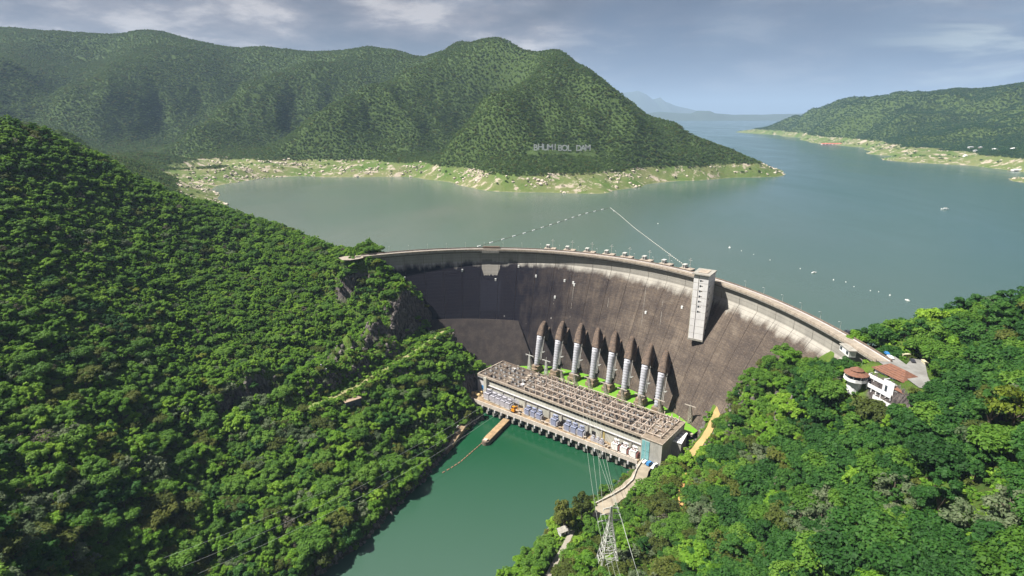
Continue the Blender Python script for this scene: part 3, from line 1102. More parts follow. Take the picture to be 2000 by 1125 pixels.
# ------------------------------------------------------------------ water
def flat_sheet(name, poly, z, mat, kind='structure'):
    bm = bmesh.new()
    vs = [bm.verts.new((p[0], p[1], z)) for p in poly]
    bm.faces.new(vs)
    bmesh.ops.triangulate(bm, faces=bm.faces)
    bmesh.ops.recalc_face_normals(bm, faces=bm.faces)
    for fc in bm.faces:
        if fc.normal.z < 0:
            fc.normal_flip()
    me = bpy.data.meshes.new(name)
    bm.to_mesh(me)
    bm.free()
    me.materials.append(mat)
    return tag(put(name, me), kind=kind)


def tail_blend(t, pos, c):
    y = t.sep(pos)[1]
    return t.mix(t.ramp(t.math('MULTIPLY', y, 0.002), [(0.50, 0.0), (0.80, 1.0)]), (0.046, 0.090, 0.068), (0.008, 0.058, 0.025))


def lake_blend(t, pos, c):
    x, y, z = t.sep(pos)
    d = t.math('SUBTRACT', t.math('MULTIPLY', x, 0.0009), t.math('MULTIPLY', y, 0.0001))
    return t.mix(t.ramp(t.math('ADD', d, 0.45), [(0.25, 0.0), (0.95, 1.0)]), c, (0.036, 0.082, 0.078))


river_mat = water_material('river_water', (0.012, 0.095, 0.045), (0.020, 0.085, 0.055), 0.06, 0.5, 0.035, tail_blend)
lake_mat = water_material('lake_water', (0.105, 0.128, 0.108), (0.080, 0.115, 0.092), 0.10, 0.25, 0.05, lake_blend)

flat_sheet('river', [(-300, 40), (120, 40), (140, 330), (150, 420), (60, 470), (-40, 500), (-150, 380)], 0.0, river_mat)
lake_poly = []
for th in np.linspace(TH0, TH1, 50):
    r = dam_R(th) + 2.0
    lake_poly.append((DC[0] + math.cos(R_(th)) * r, DC[1] + math.sin(R_(th)) * r))
ridge = []
for px, py, Y in reversed(near_sky[2:]):
    q = aty(px, py, Y)
    ridge.append((q[0], q[1]))
lake_poly += ridge
lake_poly += [(-1000, 1000), (-2600, 1600), (-60000, 30000), (-60000, 62000), (60000, 62000), (60000, 200), (900, 250), (520, 290), (380, 310), (300, 300), (235, 290)]
flat_sheet('lake', lake_poly, LAKE, lake_mat)

# ------------------------------------------------------------------ very distant land beyond the lake
far_land = haze_hill_material()


def distant_ridge(name, pts, Y, depth):
    """pts: picture outline of a ridge; built as a ridge mesh with slopes to both sides"""
    X = np.array([aty(px, py, Y) for px, py in pts])
    n = 160
    xs = np.linspace(X[0, 0], X[-1, 0], n)
    zs = np.interp(xs, X[:, 0], X[:, 2])
    zs = zs + fbm(xs / 700, xs * 0 + 3.3, 3, 4) * 45 * np.clip((zs - LAKE) / 300, 0, 1)
    rows = 9
    V = []
    for j in range(rows):
        k = j / (rows - 1) * 2 - 1
        prof = 1 - abs(k) ** 1.2
        jag = fbm(xs / 900, xs * 0 + j * 1.7, 8, 3) * 0.12 * (1 - abs(k)) * (0 if j == rows // 2 else 1)
        for x, z, q in zip(xs, zs, jag):
            V.append((x, Y + k * depth, LAKE - 5 + max(0.0, (z - LAKE + 5)) * max(0, prof + q)))
    F = [(j * n + i, j * n + i + 1, (j + 1) * n + i + 1, (j + 1) * n + i) for j in range(rows - 1) for i in range(n - 1)]
    me = bpy.data.meshes.new(name)
    me.from_pydata(V, [], F)
    me.materials.append(far_land)
    me.shade_smooth()
    tag(put(name, me), kind='structure')


distant_ridge('distant_mountain', [(1120, 226), (1160, 185), (1195, 178), (1220, 181), (1245, 177), (1262, 184), (1275, 194), (1290, 190), (1300, 199), (1320, 207), (1345, 213), (1370, 221), (1400, 227)], 26000, 2600)
distant_ridge('distant_hills', [(1230, 228), (1290, 218), (1330, 220), (1350, 221), (1360, 216), (1388, 216), (1396, 221), (1430, 224), (1500, 223.5), (1600, 222), (1700, 222), (1800, 221), (1900, 223)], 15500, 900)

# ------------------------------------------------------------------ haze
hz = MB().box(-61000, 61000, -60, 63000, -12, 1500)
hm = bpy.data.materials.new('haze_air')
hm.use_nodes = True
ht = NT(hm.node_tree)
ht.n.clear()
ho = ht.add('ShaderNodeOutputMaterial')
hv = ht.add('ShaderNodeVolumePrincipled', inp={'Density': 0.00005, 'Color': (0.50, 0.70, 1.0, 1), 'Anisotropy': 0.0})
ht.l.new(hv.outputs[0], ho.inputs['Volume'])
HAZE = tag(hz.build('haze', hm), kind='stuff')

# ------------------------------------------------------------------ the dam
dam = empty('arch_dam', (DC[0], DC[1], 0), 0, 'huge curved concrete arch dam with dark stained downstream face holding back the lake', 'dam')


def pol(thd, r, z):
    return (math.cos(R_(thd)) * r, math.sin(R_(thd)) * r, z)


def build_dam():
    nb = 27
    edges = np.linspace(TH0, TH1, nb + 1)
    zl = [-4, 0, 8, 16, 24, 32, 40, 48, 56, 64, 72, 80, 88, 94, 100, 104, 107, 110, 113, 116, 119.2]
    gap = 0.075
    for i in range(nb):
        a, b = edges[i] + gap * 0.5, edges[i + 1] - gap * 0.5
        ths = np.linspace(a, b, 9)
        mb = MB()
        n = len(ths)
        for z in zl:
            for th in ths:
                mb.v.append(pol(th, dam_R(th) - float(dam_off(z)), z))
        for j in range(len(zl) - 1):
            for k in range(n - 1):
                mb.f.append((j * n + k, j * n + k + 1, (j + 1) * n + k + 1, (j + 1) * n + k))
        # upstream side, top and flanks
        b0 = len(mb.v)
        for z in (-4, 119.2):
            for th in ths:
                mb.v.append(pol(th, dam_R(th) + 3.0, z))
        top = (len(zl) - 1) * n
        for k in range(n - 1):
            mb.f.append((b0 + k, b0 + k + 1, b0 + n + k + 1, b0 + n + k))
            mb.f.append((top + k, top + k + 1, b0 + n + k + 1, b0 + n + k))
        mb.f.append(tuple([j * n for j in range(len(zl))] + [b0 + n, b0]))
        mb.f.append(tuple([j * n + n - 1 for j in range(len(zl))] + [b0 + n + n - 1, b0 + n - 1]))
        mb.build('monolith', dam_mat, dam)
    # dark core seen in the joints
    mb = MB()
    ths = np.linspace(TH0, TH1, 90)
    n = len(ths)
    zz = [-4, 16, 40, 64, 88, 104, 110, 118]
    for z in zz:
        for th in ths:
            mb.v.append(pol(th, dam_R(th) - float(dam_off(z)) + 0.35, z))
    for j in range(len(zz) - 1):
        for k in range(n - 1):
            mb.f.append((j * n + k, j * n + k + 1, (j + 1) * n + k + 1, (j + 1) * n + k))
    mb.build('joint_seal', concrete_brown, dam)

    def ring(name, mat, r0, r1, z0, z1, t0=TH0 - 1, t1=TH1 + 0.6, n=110):
        m_ = MB()
        ths_ = np.linspace(t0, t1, n)
        for th in ths_:
            R0 = dam_R(th)
            m_.v += [pol(th, R0 + r0, z0), pol(th, R0 + r1, z0), pol(th, R0 + r1, z1), pol(th, R0 + r0, z1)]
        for k in range(n - 1):
            o = k * 4
            for q in range(4):
                m_.f.append((o + q, o + (q + 1) % 4, o + 4 + (q + 1) % 4, o + 4 + q))
        m_.f.append((0, 1, 2, 3))
        m_.f.append(tuple((n - 1) * 4 + q for q in (3, 2, 1, 0)))
        return m_.build(name, mat, dam)

    # crest: a roadway cantilevered to both sides over a shadow line
    ring('crest_slab', concrete, -2.6, 5.4, 120.3, 122.0)
    ring('roadway', crest_road, -1.2, 4.4, 122.004, 122.08)
    ring('walkway', concrete_tan, -2.4, -1.3, 122.004, 122.22)
    ring('upstream_parapet', concrete_brown, 4.9, 5.5, 122.003, 123.3)
    ring('downstream_parapet', concrete_tan, -2.85, -2.45, 121.2, 123.1)
    ring('service_gallery', concrete_brown, -1.0, 2.6, 119.0, 120.6)
    ring('kerb', concrete_pale, 4.2, 4.8, 122.003, 122.35)
    # thrust block at the foot of the left flank
    mb = MB()
    ths = np.linspace(70, 110, 26)
    zz = [-2, 10, 22, 34, 46, 56, 60]
    for j, z in enumerate(zz):
        for th in ths:
            cut = np.clip((th - 70) / 10.0, 0, 1)          # slanting right edge
            zt = -2 + (z + 2) * cut
            zt = min(zt, 60 - (104 - th) * 0.10)
            push = 0.6 + (60 - zt) * 0.17 * min(1, cut * 1.2)
            mb.v.append(pol(th, dam_R(th) - float(dam_off(zt)) - push, zt))
    n = len(ths)
    for j in range(len(zz) - 1):
        for k in range(n - 1):
            mb.f.append((j * n + k, j * n + k + 1, (j + 1) * n + k + 1, (j + 1) * n + k))
    # back to the face
    b0 = len(mb.v)
    for k in range(n):
        v = mb.v[(len(zz) - 1) * n + k]
        rr = math.hypot(v[0], v[1])
        mb.v.append((v[0] * (rr + 4) / rr, v[1] * (rr + 4) / rr, v[2]))
    for k in range(n - 1):
        mb.f.append(((len(zz) - 1) * n + k, (len(zz) - 1) * n + k + 1, b0 + k + 1, b0 + k))
    mb.build('thrust_block', worn('thrust_concrete', (0.050, 0.039, 0.036), (0.026, 0.021, 0.022), 0.14, streak=0.7), dam)
    # instrument platforms and brackets on the face
    for px, py in [(1103, 548), (1120, 552), (903, 528), (790, 543), (968, 546), (1047, 539), (1084, 580), (1122, 556), (1013, 520), (1333, 600), (1262, 610)]:
        q = dam_hit(px, py)
        d = np.array([DC[0] - q[0], DC[1] - q[1]])
        d /= np.linalg.norm(d)
        c = (q[0] - DC[0] + d[0] * 0.5, q[1] - DC[1] + d[1] * 0.5, q[2])
        mb = MB().cbox(c, (1.6, 1.3, 2.4), math.atan2(d[1], d[0]) + math.pi / 2)
        mb.build('instrument_box', white_paint, dam)
    for px, py0, py1 in [(1083, 578, 596), (1121, 556, 620), (1194, 540, 600), (1262, 560, 640), (1296, 580, 650)]:
        mb = MB()
        qs = [dam_hit(px - (py - py0) * 0.12, py) for py in np.linspace(py0, py1, 7)]
        for qa, qb in zip(qs[:-1], qs[1:]):
            d = np.array([DC[0] - qa[0], DC[1] - qa[1]])
            d /= np.linalg.norm(d)
            mb.beam((qa[0] - DC[0] + d[0] * .2, qa[1] - DC[1] + d[1] * .2, qa[2]), (qb[0] - DC[0] + d[0] * .2, qb[1] - DC[1] + d[1] * .2, qb[2]), 0.22)
        mb.build('drain_pipe', concrete, dam)
    # gatehouse block on the crest above the old chute
    for th, w in ((87.7, 17),):
        R0 = dam_R(th)
        a = R_(th) + math.pi / 2
        mb = MB().cbox(pol(th, R0 - 2.9, 120.4), (w, 0.9, 2.4), a)
        mb.build('chute_lip', concrete, dam)
        mb = MB().cbox(pol(th, R0 + 4.6, 123.6), (w, 2.2, 1.6), a)
        mb.build('gate_housing', concrete_brown, dam)
    # low service house where the crest meets the right bank
    th = -4.2
    R0 = dam_R(th)
    a = R_(th) + math.pi / 2
    mb = MB().cbox(pol(th, R0 - 5.6, 119.6), (11, 4.0, 3.6), a)
    hs = mb.build('service_house', white_paint, dam)
    mb = MB().cbox(pol(th, R0 - 5.6, 121.6), (11.8, 4.8, 0.4), a)
    mb.build('roof_slab', concrete, hs)
    for k in (-3.6, 3.6):
        c = Vector(pol(th, R0 - 7.65, 119.8)) + Vector((math.cos(a), math.sin(a), 0)) * k
        MB().cbox(c, (2.2, 0.3, 1.8), a).build('window', window_glass, hs)


build_dam()

# ------------------------------------------------------------------ elevator tower
def tower_build():
    q = atz(1358, 659, 79.5)
    thd = math.degrees(math.atan2(q[1] - DC[1], q[0] - DC[0]))
    rf = math.hypot(q[0] - DC[0], q[1] - DC[1])
    p = pol(thd, rf, 0)
    # local frame: x along the wall to the right, y into the dam
    root = empty('elevator_tower', (p[0] + DC[0], p[1] + DC[1], 0), R_(-34), 'tall white elevator tower standing out from the dam face up to the crest', 'tower')
    d = 22.5
    z0, z1 = 78.0, 130.8
    w = 11.4
    concrete_pale = worn('tower_concrete', (0.72, 0.70, 0.71), (0.62, 0.60, 0.62), 0.2, streak=0.25, c3=(0.45, 0.43, 0.45))
    MB().box(-w / 2, -w / 2 + 3.8, 0.0, d - 2.6, z0, z1).build('shaft_wall', concrete_pale, root)
    MB().box(-w / 2 + 4.3, w / 2, 0.0, d - 2.6, z0, z1).build('shaft_wall', concrete_pale, root)
    MB().box(-w / 2 + 3.8, -w / 2 + 4.3, 0.7, d - 2.6, z0, z1).build('groove', concrete_brown, root)
    MB().box(-w / 2 - 0.3, w / 2 + 0.3, -0.35, 3, z0 - 1.2, z0 + 0.3).build('foot_slab', concrete, root)
    cap = MB().box(-w / 2 - 1.3, w / 2 + 1.3, -1.4, 17.5, z1 + 0.9, z1 + 1.8).build('roof_slab', concrete, root)
    MB().box(-w / 2 + 2, w / 2 - 2, 3, 13, z1 + 1.8, z1 + 2.2).build('roof_curb', concrete_tan, cap)
    MB().box(-w / 2 + 0.5, w / 2 - 0.5, 0.5, d - 3, z1, z1 + 0.9).build('clerestory', dark_void, root)
    k = 0
    for z in np.linspace(127, 101.5, 7):
        MB().box(-0.75, 0.35, -0.12, 0.4, z - 0.7, z + 0.7).build('window', window_glass, root)
        MB().box(0.5, 1.7, -0.14, 0.3, z - 0.15, z + 0.35).build('vent', concrete_brown, root)
    for z in np.linspace(80, 122, 9):
        MB().box(w / 2 - 0.1, w / 2 + 0.10, 4.5, 6.2, z - 0.8, z + 0.8).build('side_window', window_glass, root)
    # lift joints: thin pour bands
    for z in np.arange(z0 + 5, z1 - 2, 6.0):
        MB().box(-w / 2 - 0.05, w / 2 + 0.05, -0.05, d - 2.7, z, z + 0.14).build('pour_joint', concrete, root)
    # pale stair pier to the left of the shaft
    stm = worn('stair_concrete', (0.42, 0.40, 0.30), (0.33, 0.31, 0.24), 0.3)
    MB().box(-w / 2 - 2.0, -w / 2 - 0.02, 6.0, d - 2.7, 76, 117).build('stair_pier', stm, root)
    for z in np.arange(84, 116, 3.2):
        MB().box(-w / 2 - 1.7, -w / 2 - 0.9, 5.85, 6.1, z, z + 1.3).build('stair_window', window_glass, root)
    # bridge to the crest
    MB().box(-w / 2 + 1, w / 2 - 1, d - 2.6, d + 2.5, 119.2, 120.2).build('link_bridge', concrete, root)
    return thd


TOWER_TH = tower_build()

# ------------------------------------------------------------------ hoists on the upstream side of the crest
hoist_px = [1073, 1111, 1149, 1187, 1222, 1260, 1298, 1338]


def crest_theta(px):
    best = None
    for th in np.arange(TH0, TH1, 0.1):
        p = pol(th, dam_R(th) + 6, 123)
        x, y, f = project((p[0] + DC[0], p[1] + DC[1], 123))
        if best is None or abs(x[0] - px) < best[0]:
            best = (abs(x[0] - px), th)
    return best[1]


hoist0 = None
ordw = ['first', 'second', 'third', 'fourth', 'fifth', 'sixth', 'seventh', 'eighth', 'ninth', 'tenth', 'eleventh', 'twelfth', 'thirteenth', 'fourteenth', 'fifteenth', 'sixteenth', 'seventeenth', 'eighteenth']
for i, px in enumerate(hoist_px):
    th = crest_theta(px)
    R0 = dam_R(th)
    if hoist0 is None:
        root = empty('intake_hoist')
        MB().box(-5.5, 5.5, 0, 7, -30, 0.4).build('intake_pier', concrete_brown, root)
        MB().box(-5.7, 5.7, -0.2, 7.2, 0.4, 1.5).build('platform_rail', concrete_tan, root)
        g = MB()
        for x in (-3.5, -1.2):
            for y in (1.5, 5.5):
                g.beam((x, y, 1.5), (x, y, 4.2), 0.4)
        g.box(-4.0, -0.7, 1.2, 5.8, 4.2, 4.7)
        g.build('gantry_frame', galv, root)
        MB().box(-3.3, -1.5, 2.4, 4.6, 1.5, 3.6).build('winch', grey_steel, root)
        m_ = MB().tube([(2.6, 3.5, 1.5), (2.6, 3.5, 11.0)], 0.16, 6)
        m_.beam((0.8, 3.5, 9.0), (4.4, 3.5, 9.0), 0.2)
        m_.beam((2.6, 1.9, 10.2), (2.6, 5.1, 10.2), 0.2)
        m_.build('mast', galv, root)
        hoist0 = root
        r = root
    else:
        r = copy_tree(hoist0)
    p = pol(th, R0 + 5.6, CREST)
    r.location = (p[0] + DC[0], p[1] + DC[1], p[2])
    r.rotation_euler = (0, 0, R_(th) - math.pi / 2)
    side = 'nearest the chute patch' if i == 0 else ('just left of the white elevator tower' if i == 7 else 'counted from the far left end')
    tag(r, f'{ordw[i]} white intake hoist with mast on the crest, {side}', 'hoist', 'intake hoists along the upstream crest')

# lamp posts along the crest
lp = None
lamp_th = [th for th in np.arange(2, 116, 4.6)]
for i, th in enumerate(lamp_th):
    if abs(th - TOWER_TH) < 3:
        continue
    if lp is None:
        root = empty('crest_lamp')
        MB().tube([(0, 0, 0), (0, 0, 5.0)], [0.10, 0.06], 6).build('post', galv, root)
        MB().beam((0, 0, 4.9), (0, -1.3, 5.2), 0.1).cbox((0, -1.4, 5.15), (0.35, 0.7, 0.16)).build('lamp_head', white_paint, root)
        lp = root
        r = root
    else:
        r = copy_tree(lp)
    p = pol(th, dam_R(th) + 5.2, 123.3)
    r.location = (p[0] + DC[0], p[1] + DC[1], 123.3)
    r.rotation_euler = (0, 0, R_(th) - math.pi / 2)
    where = 'right of the elevator tower' if th < TOWER_TH else ('above the penstocks' if th < 75 else 'left of the chute patch')
    tag(r, f'{nth(i)} slim lamp post from the right end of the crest', 'lamp post', 'lamp posts along the crest parapet ' + where)

# ------------------------------------------------------------------ penstocks
PB = [(1047, 718), (1083, 728), (1120, 735), (1155, 745), (1187, 755), (1217, 770), (1250, 783), (1282, 800)]
PHD = [(1061, 628), (1097, 628), (1133, 632), (1166, 640), (1200, 647), (1233, 657), (1270, 672), (1300, 685)]
pen_adj = ['first from the left', 'second from the left', 'third from the left', 'fourth from the left', 'fourth from the right', 'third from the right', 'second from the right', 'last at the right']
hood_mat = worn('hood_concrete', (0.155, 0.110, 0.080), (0.07, 0.052, 0.045), 0.45, streak=0.85, c3=(0.03, 0.025, 0.025))
ring_mat = worn('ring_steel', (0.40, 0.40, 0.44), (0.30, 0.29, 0.32), 0.8, rough=0.6)
for i, (b, h) in enumerate(zip(PB, PHD)):
    base = atz(b[0], b[1], 24)
    hit = dam_hit(h[0], h[1] + 2)
    root = empty('penstock', (base[0], base[1], 0), PH_A, f'white ringed steel penstock with brown concrete hood, {pen_adj[i]} on the dam', 'penstock', 'penstocks down the dam face')
    # hood's end in local coordinates
    dv = hit[:2] - base[:2]
    hx, hy = dv @ PE, dv @ PN
    hzt = hit[2]
    p0 = Vector((0, 0.5, 24.5))
    p1 = Vector((0.10 * hx, 7.5, 53.5))
    d = (p1 - p0)
    pipe = MB().tube([p0 + d * k / 6 for k in range(7)], [2.35, 2.4, 2.45, 2.55, 2.65, 2.75, 2.8], 20).build('pipe', pipe_steel, root, True)
    nrg = 13
    for k in range(nrg):
        f_ = (k + 0.5) / nrg
        c = p0 + d * f_
        dd = d.normalized()
        rr = 2.35 + 0.45 * f_ + 0.22
        MB().tube([c - dd * 0.22, c + dd * 0.22], rr, 16).build('stiffener_ring', ring_mat, pipe)
    # inspection stair on the shaded side
    st = MB()
    for sx in (3.1, 4.2):
        st.beam(p0 + Vector((sx, 1, 8)), p1 + Vector((sx, 1, 0)), 0.22)
    for k in range(18):
        q = p0 + d * (0.28 + 0.7 * k / 18) + Vector((0, 1, 0))
        st.beam(q + Vector((3.1, 0, 0)), q + Vector((4.2, 0, 0)), 0.2)
    st.box(2.6, 4.8, 4.2, 7.2, 39.0, 39.4)
    st.build('ladder', galv, root)
    # hood: rounded concrete housing that bends back into the dam
    end = Vector((hx, hy + 3.0, hzt - 1.5))
    c0 = p1 + Vector((0, 0.3, -0.5))
    path = []
    for k in range(9):
        f_ = k / 8
        a = c0.lerp(end, f_)
        a.z = c0.z + (end.z - c0.z) * math.sin(f_ * math.pi / 2) ** 0.75
        a.z += 0
        path.append(a)
    hb = MB()
    n = 14
    for k, c in enumerate(path):
        f_ = k / 8
        wd = 3.6 * (1 - 0.45 * f_ ** 1.6)
        for j in range(n):
            ang = 2 * math.pi * j / n
            cx_, sx_ = math.cos(ang), math.sin(ang)
            # squarish section, upright
            px_ = math.copysign(abs(cx_) ** 0.6, cx_) * wd
            pz_ = math.copysign(abs(sx_) ** 0.7, sx_) * (3.2 if sx_ < 0 else 3.0 + 1.2 * math.sin(f_ * math.pi))
            tilt = (1 - f_) * 0.9
            hb.v.append((c.x + px_, c.y - pz_ * math.sin(tilt), c.z + pz_ * math.cos(tilt)))
    for k in range(8):
        for j in range(n):
            j2 = (j + 1) % n
            hb.f.append((k * n + j, k * n + j2, (k + 1) * n + j2, (k + 1) * n + j))
    hb.f.append(tuple(reversed(range(n))))
    hb.f.append(tuple(8 * n + j for j in range(n)))
    hb.build('hood', hood_mat, root)
    # hood's side cheeks down to the dam (solid fin)
    fin = MB()
    prof = [(c0.y + 1.0, c0.z - 2.5), (end.y, hzt - 3), (end.y + 6, c0.z - 14), (end.y + 2, c0.z - 16), (c0.y + 3, c0.z - 3.5)]
    for x in (-2.2, 2.2):
        for y, z in prof:
            fin.v.append((c0.x + x + (hx - c0.x) * 0.6 * (y - c0.y) / max(1, (end.y - c0.y)), y, z))
    m_ = len(prof)
    fin.f = [tuple(range(m_)), tuple(reversed(range(m_, 2 * m_)))] + [(k, (k + 1) % m_, m_ + (k + 1) % m_, m_ + k) for k in range(m_)]
    fin.build('hood_cheek', hood_mat, root)
    blk = MB()
    blk.box(-3.9, 3.9, -4.2, 6.5, 9, 24.0)
    blk.box(-3.3, 3.3, -2.6, 5.5, 24.0, 26.6)
    ab = blk.build('anchor_block', worn('anchor_concrete', (0.30, 0.225, 0.16), (0.20, 0.15, 0.11), 0.4, streak=0.5), root)
    MB().box(-1.2, 1.2, -4.35, -4.1, 19.2, 21.8).build('hatch', dark_void, ab)

# ------------------------------------------------------------------ lawn and yard behind the powerhouse
lp_ = [ph_world(s, t_)[:2] for s, t_ in [(-4, 36), (186, 36), (192, 95), (90, 115), (-4, 100)]]
flat_sheet('lawn', lp_, 20.5, lawn_mat)
yard = MB()
for s0, s1, t0, t1 in [(0, 186, 36.3, 38.5)]:
    P4 = [ph_world(s0, t0), ph_world(s1, t0), ph_world(s1, t1), ph_world(s0, t1)]
    yard.prism([p[:2] for p in P4], 19.0, 20.7)
tag(yard.build('path', concrete_tan), kind='structure')

# ------------------------------------------------------------------ powerhouse
ph = empty('powerhouse', (PH_O[0], PH_O[1], 0), PH_A, 'long pale concrete powerhouse below the dam with an open switchyard on its roof', 'powerhouse')
RZ = 28.0
DK = 11.0


def box_part(name, mat, x0, x1, y0, y1, z0, z1, parent=ph):
    return MB().box(x0, x1, y0, y1, z0, z1).build(name, mat, parent)


ph_wall = worn('powerhouse_wall', (0.50, 0.49, 0.44), (0.40, 0.39, 0.35), 0.12, streak=0.55, c3=(0.27, 0.25, 0.21))
body = box_part('wall', ph_wall, 9.4, 164, 1.2, 35, -6, RZ - 4.2)
lw = box_part('wall', worn('left_wing_wall', (0.62, 0.60, 0.62), (0.52, 0.50, 0.52), 0.2, streak=0.35), 0, 8.0, 0.0, 35, -6, RZ - 1.5)
box_part('blue_shutter', blue_paint, 4.6, 7.6, -0.2, 0.3, 14.2, 18.4, lw)
box_part('louvre_strip', dark_void, 0.6, 7.4, -0.1, 0.3, 23.0, 25.4, lw)
box_part('pilaster', ph_wall, 8.0, 11.2, -1.0, 34.9, -6, RZ - 0.62)
rwm = worn('right_wing_wall', (0.40, 0.385, 0.36), (0.31, 0.30, 0.28), 0.25, streak=0.45)
rw = box_part('wall', rwm, 164, PH_L, -3.5, 34.98, 6, RZ + 1.0)
box_part('coping', concrete_tan, 163.6, PH_L + 0.4, -3.9, 35.9, RZ + 1.0, RZ + 1.6, rw)
d1 = box_part('door', teal_paint, 164.8, 170.6, -3.8, -3.3, DK + 0.1, DK + 8.0, rw)
box_part('door_rail', concrete_pale, 167.6, 167.8, -3.92, -3.75, DK + 0.2, DK + 7.9, d1)
d2 = box_part('door', teal_paint, 164.8, 170.6, -3.8, -3.3, DK + 8.4, DK + 16.4, rw)
box_part('door_rail', concrete_pale, 167.6, 167.8, -3.92, -3.75, DK + 8.6, DK + 16.2, d2)
# window strip just under the roof, split by mullions
strip_z0, strip_z1 = RZ - 4.2, RZ - 1.6
box_part('window_recess', dark_void, 11.2, 164, 2.4, 34.6, strip_z0, strip_z1)
mull = MB().box(-0.35, 0.35, 0, 1.3, 0, strip_z1 - strip_z0).mesh('mullion', ph_wall)
pane = MB().box(-1.25, 1.25, 0, 0.15, 0.5, strip_z1 - strip_z0 - 0.5).mesh('window', window_glass)
xs = np.arange(12.5, 163.5, 3.3)
for k, x in enumerate(xs):
    put('mullion', mull, ph, (x, 1.2, strip_z0))
    if k < len(xs) - 1 and k % 3 != 2:
        put('window', pane, ph, (x + 1.65, 1.9, strip_z0))
roof = box_part('roof', worn('powerhouse_roof', (0.16, 0.125, 0.10), (0.05, 0.042, 0.038), 0.35), 0.3, 163.9, 0.4, 34.99, RZ - 1.6, RZ - 0.6)
box_part('parapet', concrete_tan, 0, 163.9, -0.3, 0.6, RZ - 1.5, RZ + 0.4, roof)
box_part('parapet', concrete_brown, 0, PH_L, 35.0, 35.8, RZ - 1.5, RZ + 0.3, roof)
box_part('parapet', concrete_tan, -0.4, 0.5, 0.6, 34.9, RZ - 1.5, RZ + 0.4, roof)
box_part('roof_deck', worn('wing_roof', (0.24, 0.19, 0.15), (0.16, 0.13, 0.10), 0.3), 164.2, PH_L - 0.2, -3.2, 34.9, RZ + 1.61, RZ + 1.75, roof)
# crane-rail ledge with pale skylights, below the window strip
box_part('ledge', concrete_pale, 11.2, 163.9, 0.2, 1.2, RZ - 8.2, RZ - 7.7)
for x in np.arange(16, 160, 12.5):
    box_part('wall_pier', concrete, x, x + 1.1, 0.6, 1.3, DK, RZ - 8.2)
for x in (26, 58, 92, 120, 146):
    box_part('door', dark_void, x, x + 3.4, 1.0, 1.4, DK, DK + 4.5)
box_part('ochre_band', worn('ochre_stain', (0.45, 0.36, 0.14), (0.38, 0.30, 0.13), 0.3), 128.0, 131.5, 0.95, 1.3, DK, RZ - 8.3)

# deck in front, on piers, with a pale railing
dk = MB()
FT0, FT1 = -15.5, -7.5
LD = 164.0
for (z0, z1, o0, o1) in ((DK - 1.6, DK, 0, 0),):
    dk.quadbox([(-2, FT0, z0), (LD, FT1, z0), (LD, 1.2, z0), (-2, 1.2, z0), (-2, FT0, z1), (LD, FT1, z1), (LD, 1.2, z1), (-2, 1.2, z1)])
deck = dk.build('deck', deck_tan, ph)


def ft(x):
    return FT0 + (FT1 - FT0) * (x + 2) / (LD + 2)


rail = MB()
rail.quadbox([(-2, ft(-2) - 0.5, DK - 2.2), (LD, ft(LD) - 0.5, DK - 2.2), (LD, ft(LD), DK - 2.2), (-2, ft(-2), DK - 2.2), (-2, ft(-2) - 0.5, DK + 1.3), (LD, ft(LD) - 0.5, DK + 1.3), (LD, ft(LD), DK + 1.3), (-2, ft(-2), DK + 1.3)])
rail.build('deck_parapet', worn('parapet_pale', (0.60, 0.53, 0.48), (0.46, 0.40, 0.36), 0.5, streak=0.3), deck)
box_part('crane_rail', concrete_pale, 0, LD - 2, -5.3, -4.9, DK + 0.002, DK + 0.12, deck)
pier_me = MB().box(-0.9, 0.9, -0.6, 9, -8, 0).mesh('deck_pier', concrete)
brk_me = MB().box(-0.6, 0.6, -1.0, 0.6, -2.6, 0).mesh('bracket', concrete_pale)
for k, x in enumerate(np.arange(2, LD, 6.9)):
    if k % 1 == 0:
        put('deck_pier', pier_me, ph, (x, ft(x) + 1.8, DK - 1.61))
        put('bracket', brk_me, ph, (x + 3.2, ft(x) + 0.2, DK - 2.21))
box_part('draft_wall', concrete_brown, -2, LD, -5, 1.1, -8, DK - 1.62)

# ------------------------------------------------------------------ switchyard on the roof
sy = empty('switchyard', ph_world(0, 0, RZ - 0.6), PH_A, 'grid of pale concrete posts and beams of the switchyard on the powerhouse roof', 'switchyard')
beam_mat = worn('switchyard_beam', (0.60, 0.52, 0.46), (0.38, 0.30, 0.25), 0.6, streak=0.2)
nx, ny = 22, 5
sx0, sx1, sy0, sy1 = 52.0, 176.0, 2.5, 33.4
gx = np.linspace(sx0, sx1, nx)
gy = np.linspace(sy0, sy1, ny)
pm = MB().box(-0.35, 0.35, -0.35, 0.35, 0, 4.1).mesh('post', beam_mat)
bx = gx[1] - gx[0]
by = gy[1] - gy[0]
bxm = MB().box(0.36, bx - 0.36, -0.22, 0.22, -0.28, 0.28).mesh('beam', beam_mat)
bym = MB().box(-0.22, 0.22, 0.36, by - 0.36, -0.25, 0.25).mesh('beam', beam_mat)
bym2 = MB().box(-0.22, 0.22, 0.36, by - 0.36, -0.25, 0.25).mesh('beam', concrete_brown)
rr0 = random.Random(12)
for i in range(nx):
    for j in range(ny):
        put('post', pm, sy, (gx[i], gy[j], 2.35 if gx[i] > 163 else 0))
        if i < nx - 1 and rr0.random() > 0.10:
            put('beam', bxm, sy, (gx[i], gy[j], 3.7 + 0.4 * (j % 2)))
        if j < ny - 1 and rr0.random() > 0.10:
            put('cross_beam', bym2 if rr0.random() < 0.4 else bym, sy, (gx[i] + rr0.uniform(-.25, .25), gy[j], 3.3))
ins = MB()
